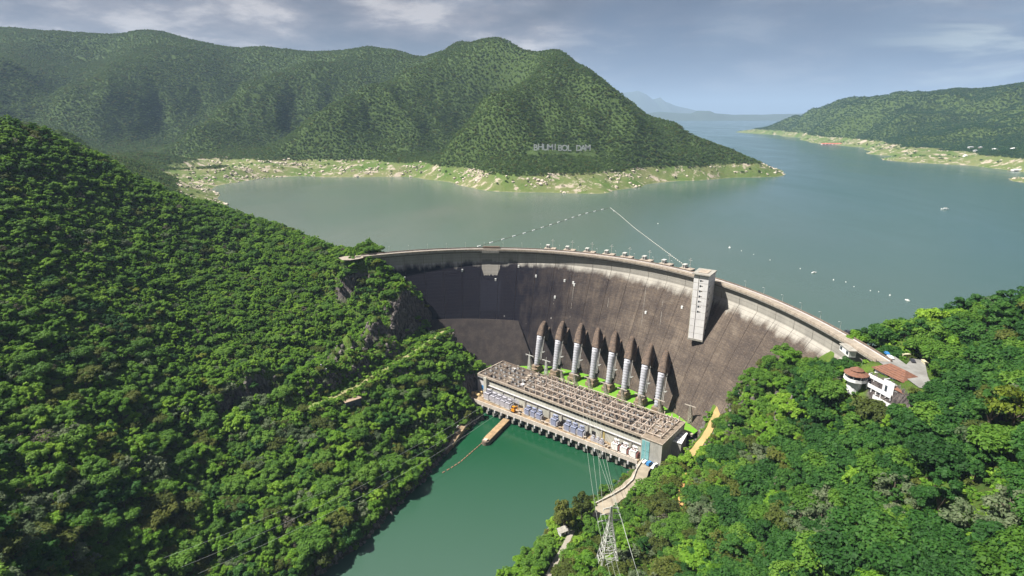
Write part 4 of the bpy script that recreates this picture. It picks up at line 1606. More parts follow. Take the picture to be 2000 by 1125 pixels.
for i in range(190):
    x, y = rr0.uniform(sx0, sx1), rr0.uniform(sy0, sy1)
    z_ = 4.2 if x < 163 else 5.8
    ins.tube([(x, y, z_ - 1.6), (x, y, z_ + rr0.uniform(0.2, 1.6))], rr0.uniform(0.16, 0.34), 6)
o_ = ins.build('insulators', worn('insulator_glaze', (0.62, 0.55, 0.50), (0.42, 0.28, 0.22), 1.2, rough=0.4, bump=0), sy)
o_['kind'] = 'stuff'
# gear between the posts: breakers with insulators
def breaker():
    root = empty('circuit_breaker')
    MB().box(-1.0, 1.0, -0.7, 0.7, 0, 1.3).build('base', grey_steel, root)
    for k in (-0.7, 0, 0.7):
        MB().tube([(k, 0, 1.3), (k, 0, 2.0), (k, 0, 3.3)], [0.28, 0.22, 0.16], 7).build('insulator', concrete_tan, root)
    MB().beam((-0.9, 0, 3.35), (0.9, 0, 3.35), 0.18).build('busbar', galv, root)
    return root


BRK = {}
br0 = breaker()
first = True
rr = random.Random(4)
row_names = ['front', 'second', 'third', 'fourth', 'rear']
for j, t_ in enumerate((5.5, 11.5, 18.5, 25, 31.5)):
    for i, s in enumerate(np.arange(6, 176, 5.4)):
        if rr.random() < 0.12:
            continue
        if first:
            r = br0
            first = False
        else:
            r = copy_tree(br0)
        ss, tt = s + rr.uniform(-1, 1), t_ + rr.uniform(-1.3, 1.3)
        r.location = ph_world(ss, tt, (RZ + 1.75) if ss > 163.5 else RZ - 0.6)
        sc = rr.uniform(0.8, 1.25)
        r.scale = (sc, sc, sc)
        r.rotation_euler = (0, 0, PH_A + rr.choice((0, math.pi / 2)) + rr.uniform(-.1, .1))
        part = 'left third' if s < 52 else ('middle' if s < 115 else 'right third')
        BRK.setdefault((row_names[j], part), []).append(r)
for (rw_, part), lst in BRK.items():
    for q_, r in enumerate(lst):
        tag(r, f'{nth(q_)} breaker from the left in the {rw_} row, {part} of the roof switchyard', 'circuit breaker', f'breakers in the {rw_} row of the roof, {part}')
# brown clutter boxes on the left end of the roof
for k in range(16):
    s, t_ = 4 + rr.random() * 44, 3 + rr.random() * 30
    w_, d_, h_ = rr.uniform(1.5, 4), rr.uniform(1.2, 3), rr.uniform(0.6, 2.2)
    o = MB().cbox((0, 0, h_ / 2), (w_, d_, h_)).cbox((0, 0, h_ + 0.12), (w_ + 0.3, d_ + 0.3, 0.24)).mesh('cabinet', rr.choice((concrete_tan, concrete_pale, grey_steel, concrete_brown)))
    o = put('control_cabinet', o)
    o.location = ph_world(s, t_, RZ - 0.6)
    o.rotation_euler = (0, 0, PH_A)
    tag(o, f'{nth(k)} low cabinet among the equipment on the left end of the powerhouse roof', 'cabinet', 'cabinets on the left end of the roof')

# lattice structures
def lattice(mb, h, b, t, seg, w, cx_=0, cy__=0, z0=0.0, lean=(0, 0)):
    def cor(z):
        f_ = (z - z0) / h
        k = (b + (t - b) * f_) / 2
        ox, oy = lean[0] * f_, lean[1] * f_
        return [Vector((cx_ + ox + i * k, cy__ + oy + j * k, z)) for i, j in ((-1, -1), (1, -1), (1, 1), (-1, 1))]
    zs = [z0 + h * (1 - (1 - k / seg) ** 1.35) for k in range(seg + 1)]
    for k in range(seg):
        A, B = cor(zs[k]), cor(zs[k + 1])
        for q in range(4):
            mb.beam(A[q], B[q], w)
            mb.beam(A[q], B[(q + 1) % 4], w * 0.6)
            mb.beam(A[(q + 1) % 4], B[q], w * 0.6)
            mb.beam(B[q], B[(q + 1) % 4], w * 0.6)


lt_mat = worn('gantry_steel', (0.48, 0.43, 0.38), (0.36, 0.32, 0.28), 0.8, rough=0.6)
lt_spots = [(27, 41.5, 19), (46, 41.5, 19), (90, 47, 15), (106, 47, 15), (122, 47, 15), (138, 47, 15), (155, 47, 16), (178, 52, 17), (75, 47, 14), (62, 46, 14)]
lt_lab = ['tall grey gantry mast at the left rear corner of the powerhouse roof', 'second grey gantry mast from the left behind the powerhouse roof',
          'lattice gantry leg on the lawn before the third penstock', 'lattice gantry leg on the lawn before the fourth penstock', 'lattice gantry leg on the lawn before the fifth penstock',
          'lattice gantry leg on the lawn before the sixth penstock', 'lattice gantry leg on the lawn before the seventh penstock', 'brown lattice gantry leg beyond the last penstock at the right',
          'lattice gantry leg on the lawn before the second penstock', 'lattice gantry leg before the first penstock at the left']
for k, (s, t_, h) in enumerate(lt_spots):
    root = empty('line_gantry', ph_world(s, t_, 20.4), PH_A, lt_lab[k], 'gantry', 'line gantries between powerhouse and dam')
    mb = MB()
    lattice(mb, h, 3.4, 1.0, 6, 0.34, lean=(0, -4 if k > 1 else 0))
    mb.build('mast', lt_mat if k > 1 else galv, root)
    mb = MB()
    yo = -4 if k > 1 else 0
    mb.beam((-4.5, yo, h), (4.5, yo, h), 0.5)
    for q in (-4, 0, 4):
        mb.tube([(q, yo, h), (q, yo, h - 1.6)], 0.16, 5)
    mb.beam((0, yo, h), (0, yo, h + 3.5), 0.25)
    mb.build('cross_arm', lt_mat if k > 1 else galv, root)

# ------------------------------------------------------------------ transformers on the deck
def transformer(kind):
    root = empty('transformer')
    bodym, finm = {'grey': (lavender_grey, lavender_grey), 'blue': (transformer_blue, lavender_grey), 'white': (white_paint, porcelain)}[kind]
    w, d, h = 3.2, 3.0, 4.0
    MB().box(-w / 2, w / 2, -d / 2, d / 2, 0.4, h).box(-w / 2 - 0.2, w / 2 + 0.2, -d / 2 - 0.2, d / 2 + 0.2, h, h + 0.3).build('tank', bodym, root)
    MB().box(-w / 2 - 0.4, w / 2 + 0.4, -d / 2 - 0.6, d / 2 + 0.6, 0, 0.4).build('plinth', concrete, root)
    for sd in (-1, 1):
        f = MB()
        for k in range(6):
            y = -d / 2 + 0.3 + k * (d - 0.6) / 5
            x0 = sd * (w / 2 + 0.15)
            f.box(min(x0, x0 + sd * 0.9), max(x0, x0 + sd * 0.9), y - 0.1, y + 0.1, 0.8, h - 0.5)
        f.build('radiator', finm if sd > 0 or kind != 'white' else bodym, root)
    MB().tube([(-w / 2, d / 2 - 0.4, h + 1.4), (w / 2, d / 2 - 0.4, h + 1.4)], 0.6, 12).build('conservator', bodym, root, True)
    for k in (-0.9, 0.1, 1.1):
        MB().tube([(k, -0.6, h + 0.3), (k, -0.7, h + 1.2), (k, -0.9, h + 2.6)], [0.34, 0.26, 0.12], 8).build('bushing', lavender_grey if kind != 'white' else porcelain, root)
    return root


tr_base = {k: transformer(k) for k in ('grey', 'blue', 'white')}
tr_used = set()


def place_transformer(kind, s, t_, label, group, sc=1.0):
    if kind in tr_used:
        r = copy_tree(tr_base[kind])
    else:
        r = tr_base[kind]
        tr_used.add(kind)
    r.location = ph_world(s, t_, DK + 0.01)
    r.rotation_euler = (0, 0, PH_A)
    r.scale = (sc, sc, sc)
    tag(r, label, 'transformer', group)


pos5 = ['leftmost', 'second', 'middle', 'fourth', 'rightmost']
for k, s in enumerate((17.5, 24.5, 30.5, 36.5, 42.5)):
    place_transformer('grey', s, -5.6 - 0.3 * k, f'{pos5[k]} lavender grey transformer in the five at the left end of the deck', 'five grey transformers at the left of the deck', 1.35 if k else 1.5)
for k, s in enumerate((61, 67, 73)):
    place_transformer('blue', s, -4.4, f'{["left", "middle", "right"][k]} one of three blue-grey transformers right of the orange tank', 'three blue-grey transformers', 1.25)
place_transformer('blue', 88.5, -4.4, 'single blue-grey transformer standing alone near the middle of the deck', None, 1.45)
for k, s in enumerate((101, 107, 113.5)):
    place_transformer('blue', s, -3.9, f'{["left", "middle", "right"][k]} one of three blue-grey transformers right of the lone one', 'three blue-grey transformers right of the lone one', 1.35)
for k, s in enumerate((124.5, 128.5, 132.2)):
    place_transformer('grey', s, -4.2, f'small pale transformer, {["left", "middle", "right"][k]} of the three beside the ochre wall stripe', 'three small pale transformers', 0.72)
for k, s in enumerate((144, 151.5, 159)):
    place_transformer('white', s, -3.4, f'white transformer with red-brown fins, {["left", "middle", "right"][k]} of the three by the teal doors', 'three white transformers with red-brown fins', 1.3)
# stacked grey radiators behind the left group
root = empty('pipe_rack', ph_world(33, -1.4, DK), PH_A, 'pale grey pipe rack on the powerhouse wall behind the five left transformers', 'pipe rack')
mb = MB()
for k in range(5):
    mb.beam((-16, 0, 4 + k * 0.7), (16, 0, 4 + k * 0.7), 0.3)
mb.build('pipe', lavender_grey, root)
mb = MB()
for x in np.linspace(-15, 15, 7):
    mb.beam((x, 0.3, 0), (x, 0.3, 8), 0.35)
mb.build('support', galv, root)
# orange tank
root = empty('orange_crane', ph_world(49.5, -9.5, DK), PH_A, 'bright orange crane cab standing on the deck right of the five grey transformers', 'crane')
MB().box(-1.5, 1.5, -1.2, 1.2, 0.5, 3.4).box(-1.0, 1.0, -0.9, 0.9, 3.4, 5.4).build('cab', ochre, root)
MB().box(-1.8, 1.8, -1.7, -1.2, 0, 0.9).box(-1.8, 1.8, 1.2, 1.7, 0, 0.9).build('track', rubber, root)
MB().beam((0.6, 0, 4.5), (3.6, 0.5, 7.0), 0.5).beam((3.6, 0.5, 7.0), (4.4, 0.5, 3.0), 0.35).build('boom', ochre, root)
MB().box(-1.1, 0.4, -1.0, -0.88, 3.8, 5.0).build('window', window_glass, root)
# tan rubble heap at the left end of the deck
mb = MB()
for k in range(14):
    mb.blob((rr.uniform(-4, 4), rr.uniform(-3, 3), rr.uniform(0.3, 1.1)), rr.uniform(0.9, 1.8), k, 0.25, 7, 4)
o = mb.build('sand_heap', worn('sand', (0.55, 0.40, 0.20), (0.42, 0.30, 0.15), 0.8))
o.location = ph_world(4, -6, DK)
tag(o, 'heap of yellow-brown sand at the left end of the powerhouse deck', 'sand heap')
# crates along the deck
crm = MB().cbox((0, 0, 0.75), (2.0, 1.4, 1.5)).cbox((0, 0, 1.56), (2.15, 1.55, 0.12)).mesh('crate', concrete_tan)
for k, (s, t_) in enumerate([(56, -9.5), (78, -7.5), (82, -8), (95, -6.5), (118, -5.8), (136.5, -5.0), (139, -5.6), (54, -6)]):
    o = put('crate', crm)
    o.location = ph_world(s, t_, DK + 0.01)
    o.rotation_euler = (0, 0, PH_A + 0.2 * k)
    near = ['beside the orange crane', 'right of the first blue trio', 'left of the lone blue transformer', 'right of the lone blue transformer', 'right of the second blue trio', 'left of the white transformers', 'just before the white transformers', 'behind the orange crane'][k]
    tag(o, f'tan wooden crate on the deck {near}', 'crate', 'crates on the powerhouse deck')

# white flat-roofed cabin beyond the right end
q = atz(1327, 852, 24)
root = empty('cabin', (q[0], q[1], 12), PH_A + 0.15, 'small cabin with a flat white roof beyond the right end of the powerhouse', 'cabin')
MB().box(-3.6, 3.6, -8, 8, 0, 11).build('wall', rwm, root)
rf = MB().box(-4.0, 4.0, -8.4, 8.4, 11, 11.6).build('roof', white_paint, root)
for y in (-5, 0, 5):
    MB().box(-1.6, 1.6, y - 1.2, y + 1.2, 11.6, 12.1).build('vent', grey_steel, rf)

# ------------------------------------------------------------------ guide wall, booms and bank works in the tail water
a, b = atz(985, 822, 4), atz(949, 858, 4)
dv = Vector((b[0] - a[0], b[1] - a[1], 0))
L = dv.length
root = empty('guide_wall', (a[0], a[1], 0), math.atan2(dv.y, dv.x), 'long narrow brown concrete guide wall jutting into the green tail water', 'wall')
MB().box(-6, L, -3.2, 3.2, -8, 3.2).tube([(L, 0, -8), (L, 0, 3.2)], 3.2, 14).build('wall', concrete_brown, root)
gw_top = worn('guide_wall_top', (0.40, 0.27, 0.15), (0.24, 0.17, 0.10), 0.4)
for k in range(6):
    x0 = -4 + k * (L + 3) / 6
    MB().box(x0 + 0.1, x0 + (L + 3) / 6 - 0.1, -2.9, 2.9, 3.2, 3.75).build('slab', gw_top, root)
MB().cbox((L + 0.5, 0, 3.9), (3, 3, 0.9)).build('bollard_block', worn('pale_block', (0.6, 0.48, 0.40), (0.5, 0.4, 0.3), 0.6), root)


def float_mesh(L_, w_, h_, mat):
    return MB().tube([(-L_ / 2, 0, 0.1), (-L_ / 2 + w_ * 0.4, 0, 0.1), (L_ / 2 - w_ * 0.4, 0, 0.1), (L_ / 2, 0, 0.1)], [w_ * 0.25, w_ / 2, w_ / 2, w_ * 0.25], 8).mesh('float', mat)


# red-brown float line from the guide wall
rustf = worn('rust_float', (0.34, 0.17, 0.11), (0.24, 0.13, 0.09), 1.0, bump=0)
fm = float_mesh(2.6, 0.9, 0.6, rustf)
pp = [atz(x, y, 0) for x, y in [(948, 860), (925, 880), (900, 902), (880, 915), (862, 925)]]
k = 0
for A, B in zip(pp[:-1], pp[1:]):
    n = max(2, int(np.linalg.norm(B - A) / 3.3))
    for i in range(n):
        p = A + (B - A) * (i + 0.5) / n
        o = put('boom_float', fm, None, (p[0], p[1], 0.05), math.atan2(B[1] - A[1], B[0] - A[0]))
        k += 1
        tag(o, f'{nth(k - 1)} small rusty red float from the guide wall tip on the green water', 'float', 'rusty floats on the tail water boom')
# stepped retaining walls on the left bank by the powerhouse
for k, (p0, p1, zb, zt) in enumerate([((930, 808), (870, 880), -6, 3.2), ((925, 800), (862, 868), -6, 5.6), ((918, 790), (858, 852), -6, 8.5)]):
    A, B = atz(*p0, zt), atz(*p1, zt)
    root = empty('retaining_wall', (A[0], A[1], 0), math.atan2(B[1] - A[1], B[0] - A[0]), ['lowest', 'middle', 'topmost'][k] + ' dark stepped retaining wall on the left bank below the powerhouse', 'retaining wall', 'stepped retaining walls on the left bank')
    Lw = float(np.linalg.norm(B - A))
    nseg = 7
    for q in range(nseg):
        MB().box(q * Lw / nseg + 0.06, (q + 1) * Lw / nseg - 0.06, -1.3, 1.3, zb, zt).build('panel', concrete_brown, root)
    MB().box(0, Lw, -0.3, 0.3, zt + 0.003, zt + 0.8).build('pipe_rail', concrete_tan if k != 1 else galv, root)
# tan slope stairs near the retaining walls
A, B = atz(905, 832, 6), atz(880, 868, 3)
root = empty('stairs', (A[0], A[1], A[2]), math.atan2(B[1] - A[1], B[0] - A[0]), 'narrow pale stairs running down the left bank beside the retaining walls', 'stairs')
Ls = float(np.hypot(*(B - A)[:2]))
for q in range(10):
    MB().box(q * Ls / 10, (q + 1) * Ls / 10 - 0.05, -2, 2, -3 * q / 10 - 3, -3 * q / 10).build('step', deck_tan, root)

# ------------------------------------------------------------------ roads
def ribbon(name, line, w, mat, z_off=0.0, z_fn=None, kind='structure', sub=6):
    pts = []
    for a_, b_ in zip(line[:-1], line[1:]):
        for k in range(sub):
            pts.append(a_ + (b_ - a_) * k / sub)
    pts.append(line[-1])
    pts = np.array(pts)
    # smooth
    for _ in range(4):
        pts[1:-1] = (pts[:-2] + pts[1:-1] * 2 + pts[2:]) / 4
    mb = MB()
    for i, p in enumerate(pts):
        d = pts[min(i + 1, len(pts) - 1)] - pts[max(i - 1, 0)]
        nrm = np.array([-d[1], d[0]]) / max(1e-6, math.hypot(d[0], d[1]))
        ww = w * (1 + 0.08 * math.sin(i * 1.7))
        for q in (-1, -0.33, 0.33, 1):
            x, y = p[0] + nrm[0] * ww / 2 * q, p[1] + nrm[1] * ww / 2 * q
            z = p[2] + z_off if z_fn is None else max(gz(x, y), gz(x + 1, y), gz(x - 1, y), gz(x, y + 1), gz(x, y - 1)) + z_off
            mb.v.append((x, y, z))
    for i in range(len(pts) - 1):
        for q in range(3):
            o = i * 4 + q
            mb.f.append((o, o + 1, o + 5, o + 4))
    ob = mb.build(name, mat)
    return tag(ob, kind=kind), pts


ribbon('bench_road', bench[:-1], 4.6, worn('bench_gravel', (0.27, 0.235, 0.12), (0.10, 0.17, 0.03), 0.10), 0.1, gz)
_, bank_pts = ribbon('bank_road', bank, 9.5, worn('bank_gravel', (0.34, 0.29, 0.225), (0.24, 0.205, 0.16), 0.15), 0.05)
ribbon('track', track, 3.2, worn('track_gravel', (0.30, 0.27, 0.23), (0.22, 0.20, 0.17), 0.15), 0.15, gz)
ribbon('dirt_path', dirtp, 5.0, dirt, 0.25, gz)
ribbon('dirt_path', dirt2, 3.4, worn('orange_dirt', (0.50, 0.27, 0.10), (0.38, 0.22, 0.09), 0.2), 0.35, gz)
flat_sheet('plaza', plaza, 122.02, asphalt)
ar = [(DC[0] + math.cos(R_(t_)) * (dam_R(117) + r_), DC[1] + math.sin(R_(t_)) * (dam_R(117) + r_)) for t_, r_ in [(118.4, -2), (120.5, -6), (122.5, -6), (124, -2), (124, 9), (122.5, 11), (120.5, 10), (118.4, 5)]]
flat_sheet('abutment_road', ar, 122.05, crest_road)
# wall along the riverside of the bank road
wl = [atz(x, y, 11.2) for x, y in [(1256, 898), (1243, 918), (1236, 938), (1218, 955), (1196, 968), (1162, 985)]]
root = empty('road_wall', (wl[0][0], wl[0][1], 11.2), 0, 'low pale wall along the water edge of the curved gravel bank road', 'wall')
for A, B in zip(wl[:-1], wl[1:]):
    n = max(1, int(np.linalg.norm(B - A) / 5))
    for i in range(n):
        P0, P1 = A + (B - A) * i / n, A + (B - A) * (i + 1) / n
        d = (P1 - P0) / np.linalg.norm(P1 - P0)
        P0, P1 = P0 + d * 0.08 - wl[0], P1 - d * 0.08 - wl[0]
        MB().beam((P0[0], P0[1], -4.5), (P1[0], P1[1], -4.5), 0.7, 11.4).build('panel', worn('road_wall_mat', (0.55, 0.52, 0.47), (0.34, 0.31, 0.28), 0.3, streak=0.6), root)

# cars
def car(name, mat, loc, rz, label, L_=4.4, van=False):
    root = empty(name, loc, rz, label, 'car' if not van else 'van')
    h = 1.9 if van else 1.42
    b = MB()
    b.box(-L_ / 2, L_ / 2, -0.9, 0.9, 0.35, 0.9)
    b.quadbox([(-L_ / 2 + (0.1 if van else 0.6), -0.85, 0.9), (L_ / 2 - 1.1, -0.85, 0.9), (L_ / 2 - 1.1, 0.85, 0.9), (-L_ / 2 + (0.1 if van else 0.6), 0.85, 0.9),
               (-L_ / 2 + (0.25 if van else 1.0), -0.72, h), (L_ / 2 - 1.8, -0.72, h), (L_ / 2 - 1.8, 0.72, h), (-L_ / 2 + (0.25 if van else 1.0), 0.72, h)])
    b.build('body', mat, root)
    MB().box(-L_ / 2 + 1.0, L_ / 2 - 1.5, -0.87, 0.87, 1.0, h - 0.18).build('side_window', window_glass, root)
    MB().beam((L_ / 2 - 1.15, 0, 0.95), (L_ / 2 - 1.75, 0, h - 0.08), 1.4, 0.12).build('windscreen', window_glass, root)
    for x in (-L_ / 2 + 0.8, L_ / 2 - 0.85):
        for y in (-0.85, 0.85):
            MB().tube([(x, y - 0.1, 0.34), (x, y + 0.1, 0.34)], 0.34, 12).build('wheel', rubber, root)
    for y in (-0.6, 0.6):
        MB().box(L_ / 2 - 0.02, L_ / 2 + 0.04, y - 0.18, y + 0.18, 0.6, 0.78).build('headlight', white_paint, root)
    return root


red_paint = worn('red_car_paint', (0.35, 0.03, 0.02), (0.3, 0.025, 0.02), 1, rough=0.3, bump=0)
dark_paint = worn('dark_car_paint', (0.05, 0.05, 0.07), (0.04, 0.04, 0.05), 1, rough=0.3, bump=0)
cwhite = worn('white_car_paint', (0.8, 0.8, 0.8), (0.74, 0.75, 0.76), 1, rough=0.3, bump=0)
for px, py, m_, rz, lab, van, sc in [(1261, 903, cwhite, 0.6, 'white car parked nearest the teal doors on the bank road', False, 1.2),
                                     (1269, 907, blue_paint, 0.7, 'bright blue van parked between two white cars by the powerhouse end', True, 1.4),
                                     (1276, 913, cwhite, 0.9, 'white car parked right of the blue van on the bank road', False, 1.2),
                                     (1282, 910, cwhite, 0.3, 'white van at the foot of the trees right of the blue van', True, 1.1)]:
    q = atz(px, py, 11.35)
    r = car('parked_car', m_, (q[0], q[1], max(11.3, gz(q[0], q[1]) + 0.1)), rz, lab, 4.6, van)
    r.scale = (sc, sc, sc)
for px, py, m_, lab, van, off in [(1655, 650, dark_paint, 'dark truck driving on the crest road near its right end', True, 0), (1731, 691, blue_paint, 'blue car on the crest road beside the grassy corner', False, 1), (1739, 699, cwhite, 'pale car turning at the right end of the crest road', False, 0)]:
    q = atz(px, py, 122.2)
    thd = math.degrees(math.atan2(q[1] - DC[1], q[0] - DC[0]))
    car('crest_car', m_, (q[0], q[1], 122.12), R_(thd) + math.pi / 2, lab, 4.8, van)
q = atz(1782, 706, 122.1)
car('plaza_car', dark_paint, (q[0], q[1], 122.05), 1.3, 'small grey car standing on the asphalt plaza', 4.4)
q = atz(1781, 690, 122.1)
car('plaza_car', dark_paint, (q[0], q[1], max(122.05, gz(q[0], q[1]))), 0.2, 'dark car parked under the trees behind the plaza', 4.6)

# small white pavilion below the trees on the right bank
q = atz(1100, 1040, 12)
pz = max(gz(q[0], q[1]), 11.5)
root = empty('riverside_hut', (q[0], q[1], pz), 0.5, 'small white riverside hut half hidden under dark trees on the right bank', 'hut')
MB().box(-2.8, 2.8, -2.0, 2.0, -1, 2.6).build('wall', concrete_pale, root)
MB().box(-3.3, 3.3, -2.5, 2.5, 2.6, 2.9).build('roof', concrete, root)
MB().box(-2.2, -0.6, -2.08, -1.98, 0.9, 2.1).build('window', window_glass, root)
MB().box(0.6, 1.8, -2.08, -1.98, 0, 2.2).build('door', dark_void, root)

# pump house on the bench spur
q = atz(688, 782, 46)
gzz = gz(q[0], q[1])
root = empty('pump_house', (q[0], q[1], gzz - 1.5), R_(38), 'small flat-roofed brown and blue pump house among trees beside the bench road', 'pump house')
MB().box(-6.0, 6.0, -2.2, 2.2, -4, 4.6).build('wall', worn('pump_wall', (0.10, 0.11, 0.15), (0.07, 0.08, 0.11), 0.4), root)
MB().box(-6.4, 6.4, -2.6, 2.6, 4.6, 5.0).build('roof', worn('pump_roof', (0.34, 0.25, 0.18), (0.22, 0.17, 0.13), 0.5), root)
MB().box(-1, 1, -2.3, -2.1, 0, 2.4).build('door', dark_void, root)
for k, px in enumerate((632, 641)):
    q = atz(px, 762, 49)
    o = MB().tube([(0, 0, 0), (0, 0, 4.5)], 0.2, 6).cbox((0, 0, 4.6), (1.2, 0.4, 0.3)).build('marker_post', white_paint)
    o.location = (q[0], q[1], gz(q[0], q[1]))
    tag(o, ['left', 'right'][k] + ' one of two short white posts at the roadside below the dark cliff', 'post', 'white posts by the bench road')

# ------------------------------------------------------------------ restaurant building and round pavilion on the right bank
def hip_roof(name, parent, x0, x1, y0, y1, z, h, inset, mat, over=0.8):
    mb = MB()
    x0 -= over; x1 += over; y0 -= over; y1 += over
    ym = (y0 + y1) / 2
    mb.v = [(x0, y0, z), (x1, y0, z), (x1, y1, z), (x0, y1, z), (x0 + inset, ym, z + h), (x1 - inset, ym, z + h), (x0, y0, z - 0.3), (x1, y0, z - 0.3), (x1, y1, z - 0.3), (x0, y1, z - 0.3)]
    mb.f = [(0, 1, 5, 4), (1, 2, 5), (2, 3, 4, 5), (3, 0, 4), (6, 7, 1, 0), (7, 8, 2, 1), (8, 9, 3, 2), (9, 6, 0, 3), (9, 8, 7, 6)]
    return mb.build(name, mat, parent)


def restaurant():
    A = atz(1722, 722, 122)      # back-left roof corner towards the crest
    B = atz(1772, 762, 118)
    ang = math.atan2(B[1] - A[1], B[0] - A[0])
    c = atz(1753, 741, 118)
    root = empty('restaurant', (c[0], c[1], 0), ang, 'white terraced building with brown tiled hip roofs beside the dam\'s right abutment', 'building')
    root.scale = (0.86, 0.86, 1.0)
    w = worn('restaurant_wall', (0.72, 0.72, 0.74), (0.62, 0.62, 0.65), 0.5, streak=0.2)
    # x along the roof, -y towards the valley
    MB().box(-11, 8, -6, 6, 100, 121.0).build('wall', w, root)
    rf = hip_roof('roof', root, -12, 9, -6.5, 6.5, 121.0, 3.6, 6, tile_brown)
    # tile courses as ridges
    for k in range(5):
        f = (k + 0.5) / 5.5
        y = -7.3 + f * 7.3
        MB().beam((-12.5 + f * 6, y - 0.05, 121.08 + f * 3.6), (9.5 - f * 6, y - 0.05, 121.08 + f * 3.6), 0.22).build('tile_course', tile_brown, rf)
        MB().beam((-12.5 + f * 6, -y + 0.05, 121.08 + f * 3.6), (9.5 - f * 6, -y + 0.05, 121.08 + f * 3.6), 0.22).build('tile_course', tile_brown, rf)
    # lower wing with its roof
    MB().box(6, 16, -10, 2, 98, 117.0).build('wall', w, root)
    hip_roof('roof', root, 6.5, 16, -10, 2, 117.0, 3.0, 4, tile_brown)
    # terraces stepping to the valley
    for k, (x0, x1, y0, z) in enumerate([(-12, 4, -9, 116.5), (-10, 8, -12, 112.5), (-2, 12, -14, 108.5), (4, 15, -15.5, 104.5)]):
        t_ = MB().box(x0, x1, y0, -5.9, z - 0.5, z).build('terrace', concrete, root)
        MB().box(x0, x1, y0 - 0.25, y0, z - 0.9, z + 1.25).build('balustrade', w, t_)
        MB().box(x0, x0 + 0.25, y0, -6.0, z - 0.9, z + 1.25).build('balustrade', w, t_)
        for x in np.arange(x0 + 0.3, x1, 3.4):
            MB().box(x, x + 0.6, y0 + 0.2, y0 + 0.8, z - 4.6, z - 0.5).build('pillar', w, t_)
        for x in np.arange(x0 + 1.8, x1 - 2, 3.4):
            MB().box(x, x + 1.7, y0 + 0.9, y0 + 1.1, z - 3.4, z - 1.4).build('window', window_glass, t_)
        MB().box(x0 + 0.3, x1, y0 + 1.1, -5.9, z - 4.6, z - 0.51).build('room', w, t_)
    # blue-grey roof terrace with white rim in the notch
    t_ = MB().box(1, 7.5, -10.5, -5.5, 118.0, 118.4).build('roof_terrace', grey_steel, root)
    MB().box(0.7, 7.8, -10.9, -10.5, 113, 119.6).build('balustrade', w, t_)
    MB().box(0.3, 0.7, -10.9, -5.5, 113, 119.6).build('balustrade', w, t_)
    MB().box(0.71, 7.5, -10.49, -6.1, 110, 117.99).build('room', w, t_)
    MB().box(0.22, 0.32, -9.4, -7.4, 113.4, 117.6).build('window', window_glass, t_)
    MB().box(2.0, 3.6, -10.98, -10.88, 113.4, 116.8).build('window', window_glass, t_)
    # pavilion
    c2 = atz(1673, 728, 117)
    pv = empty('round_pavilion', (c2[0], c2[1], 0), 0, 'round white pavilion with a two-tier brown conical roof left of the restaurant', 'pavilion')
    n = 12
    mb = MB()
    mb.tube([(0, 0, 98), (0, 0, 113.0)], 3.6, n)
    mb.build('drum', w, pv)
    MB().tube([(0, 0, 113.0), (0, 0, 113.5)], 5.8, n).build('floor', white_paint, pv)
    b_ = MB()
    for k in range(n):
        a0, a1 = 2 * math.pi * k / n, 2 * math.pi * (k + 1) / n
        b_.beam((5.6 * math.cos(a0), 5.6 * math.sin(a0), 114.1), (5.6 * math.cos(a1), 5.6 * math.sin(a1), 114.1), 0.25, 1.2)
    b_.build('balustrade', white_paint, pv)
    for k in range(8):
        a0 = 2 * math.pi * k / 8
        MB().box(4.7 * math.cos(a0) - .2, 4.7 * math.cos(a0) + .2, 4.7 * math.sin(a0) - .2, 4.7 * math.sin(a0) + .2, 113.5, 116.7).build('column', white_paint, pv)
    MB().tube([(0, 0, 113.5), (0, 0, 116.7)], 3.4, n).build('glass_room', window_glass, pv)
    MB().tube([(0, 0, 116.6), (0, 0, 116.8), (0, 0, 118.4)], [6.2, 6.2, 3.0], n).build('roof', tile_brown, pv)
    MB().tube([(0, 0, 118.4), (0, 0, 118.8), (0, 0, 118.85), (0, 0, 120.6)], [2.7, 2.7, 3.5, 0.2], n).build('upper_roof', tile_brown, pv)
    # footbridge
    e = atz(1716, 733, 115)
    dv_ = Vector((e[0] - c2[0], e[1] - c2[1], 0))
    Lb = dv_.length
    fb = empty('footbridge', (c2[0], c2[1], 113.2), math.atan2(dv_.y, dv_.x), 'narrow white footbridge between the round pavilion and the restaurant', 'footbridge')
    MB().box(5.2, Lb + 1.5, -0.9, 0.9, 0, 0.35).build('deck', concrete, fb)
    for y in (-1.0, 1.0):
        MB().box(5.2, Lb + 1.5, y - 0.1, y + 0.1, 0.0, 1.4).build('railing', white_paint, fb)
    return [c[:2], c2[:2]]


rest_xy = restaurant()

# yellow kerbs and things round the plaza
for k, (px, py) in enumerate([(1770, 692), (1822, 690), (1806, 706)]):
    q = atz(px, py, 123)
    zz = max(gz(q[0], q[1]), 121.5)
    o = MB().cbox((0, 0, 0.8), (4.2, 1.2, 1.6)).cbox((0, 0, 1.75), (4.6, 1.6, 0.3)).build('planter', worn('cream_paint', (0.45, 0.42, 0.30), (0.55, 0.5, 0.35), 0.6))
    o.location = (q[0], q[1], zz - 0.1)
    o.rotation_euler = (0, 0, [0.1, 0.4, 1.4][k])
    tag(o, ['long cream planter on the left of the plaza entrance', 'cream planter on the far right behind the plaza', 'cream planter at the right edge of the plaza'][k], 'planter', 'cream planters round the plaza')
ym = worn('yellow_plants', (0.5, 0.42, 0.05), (0.35, 0.36, 0.05), 1.0)

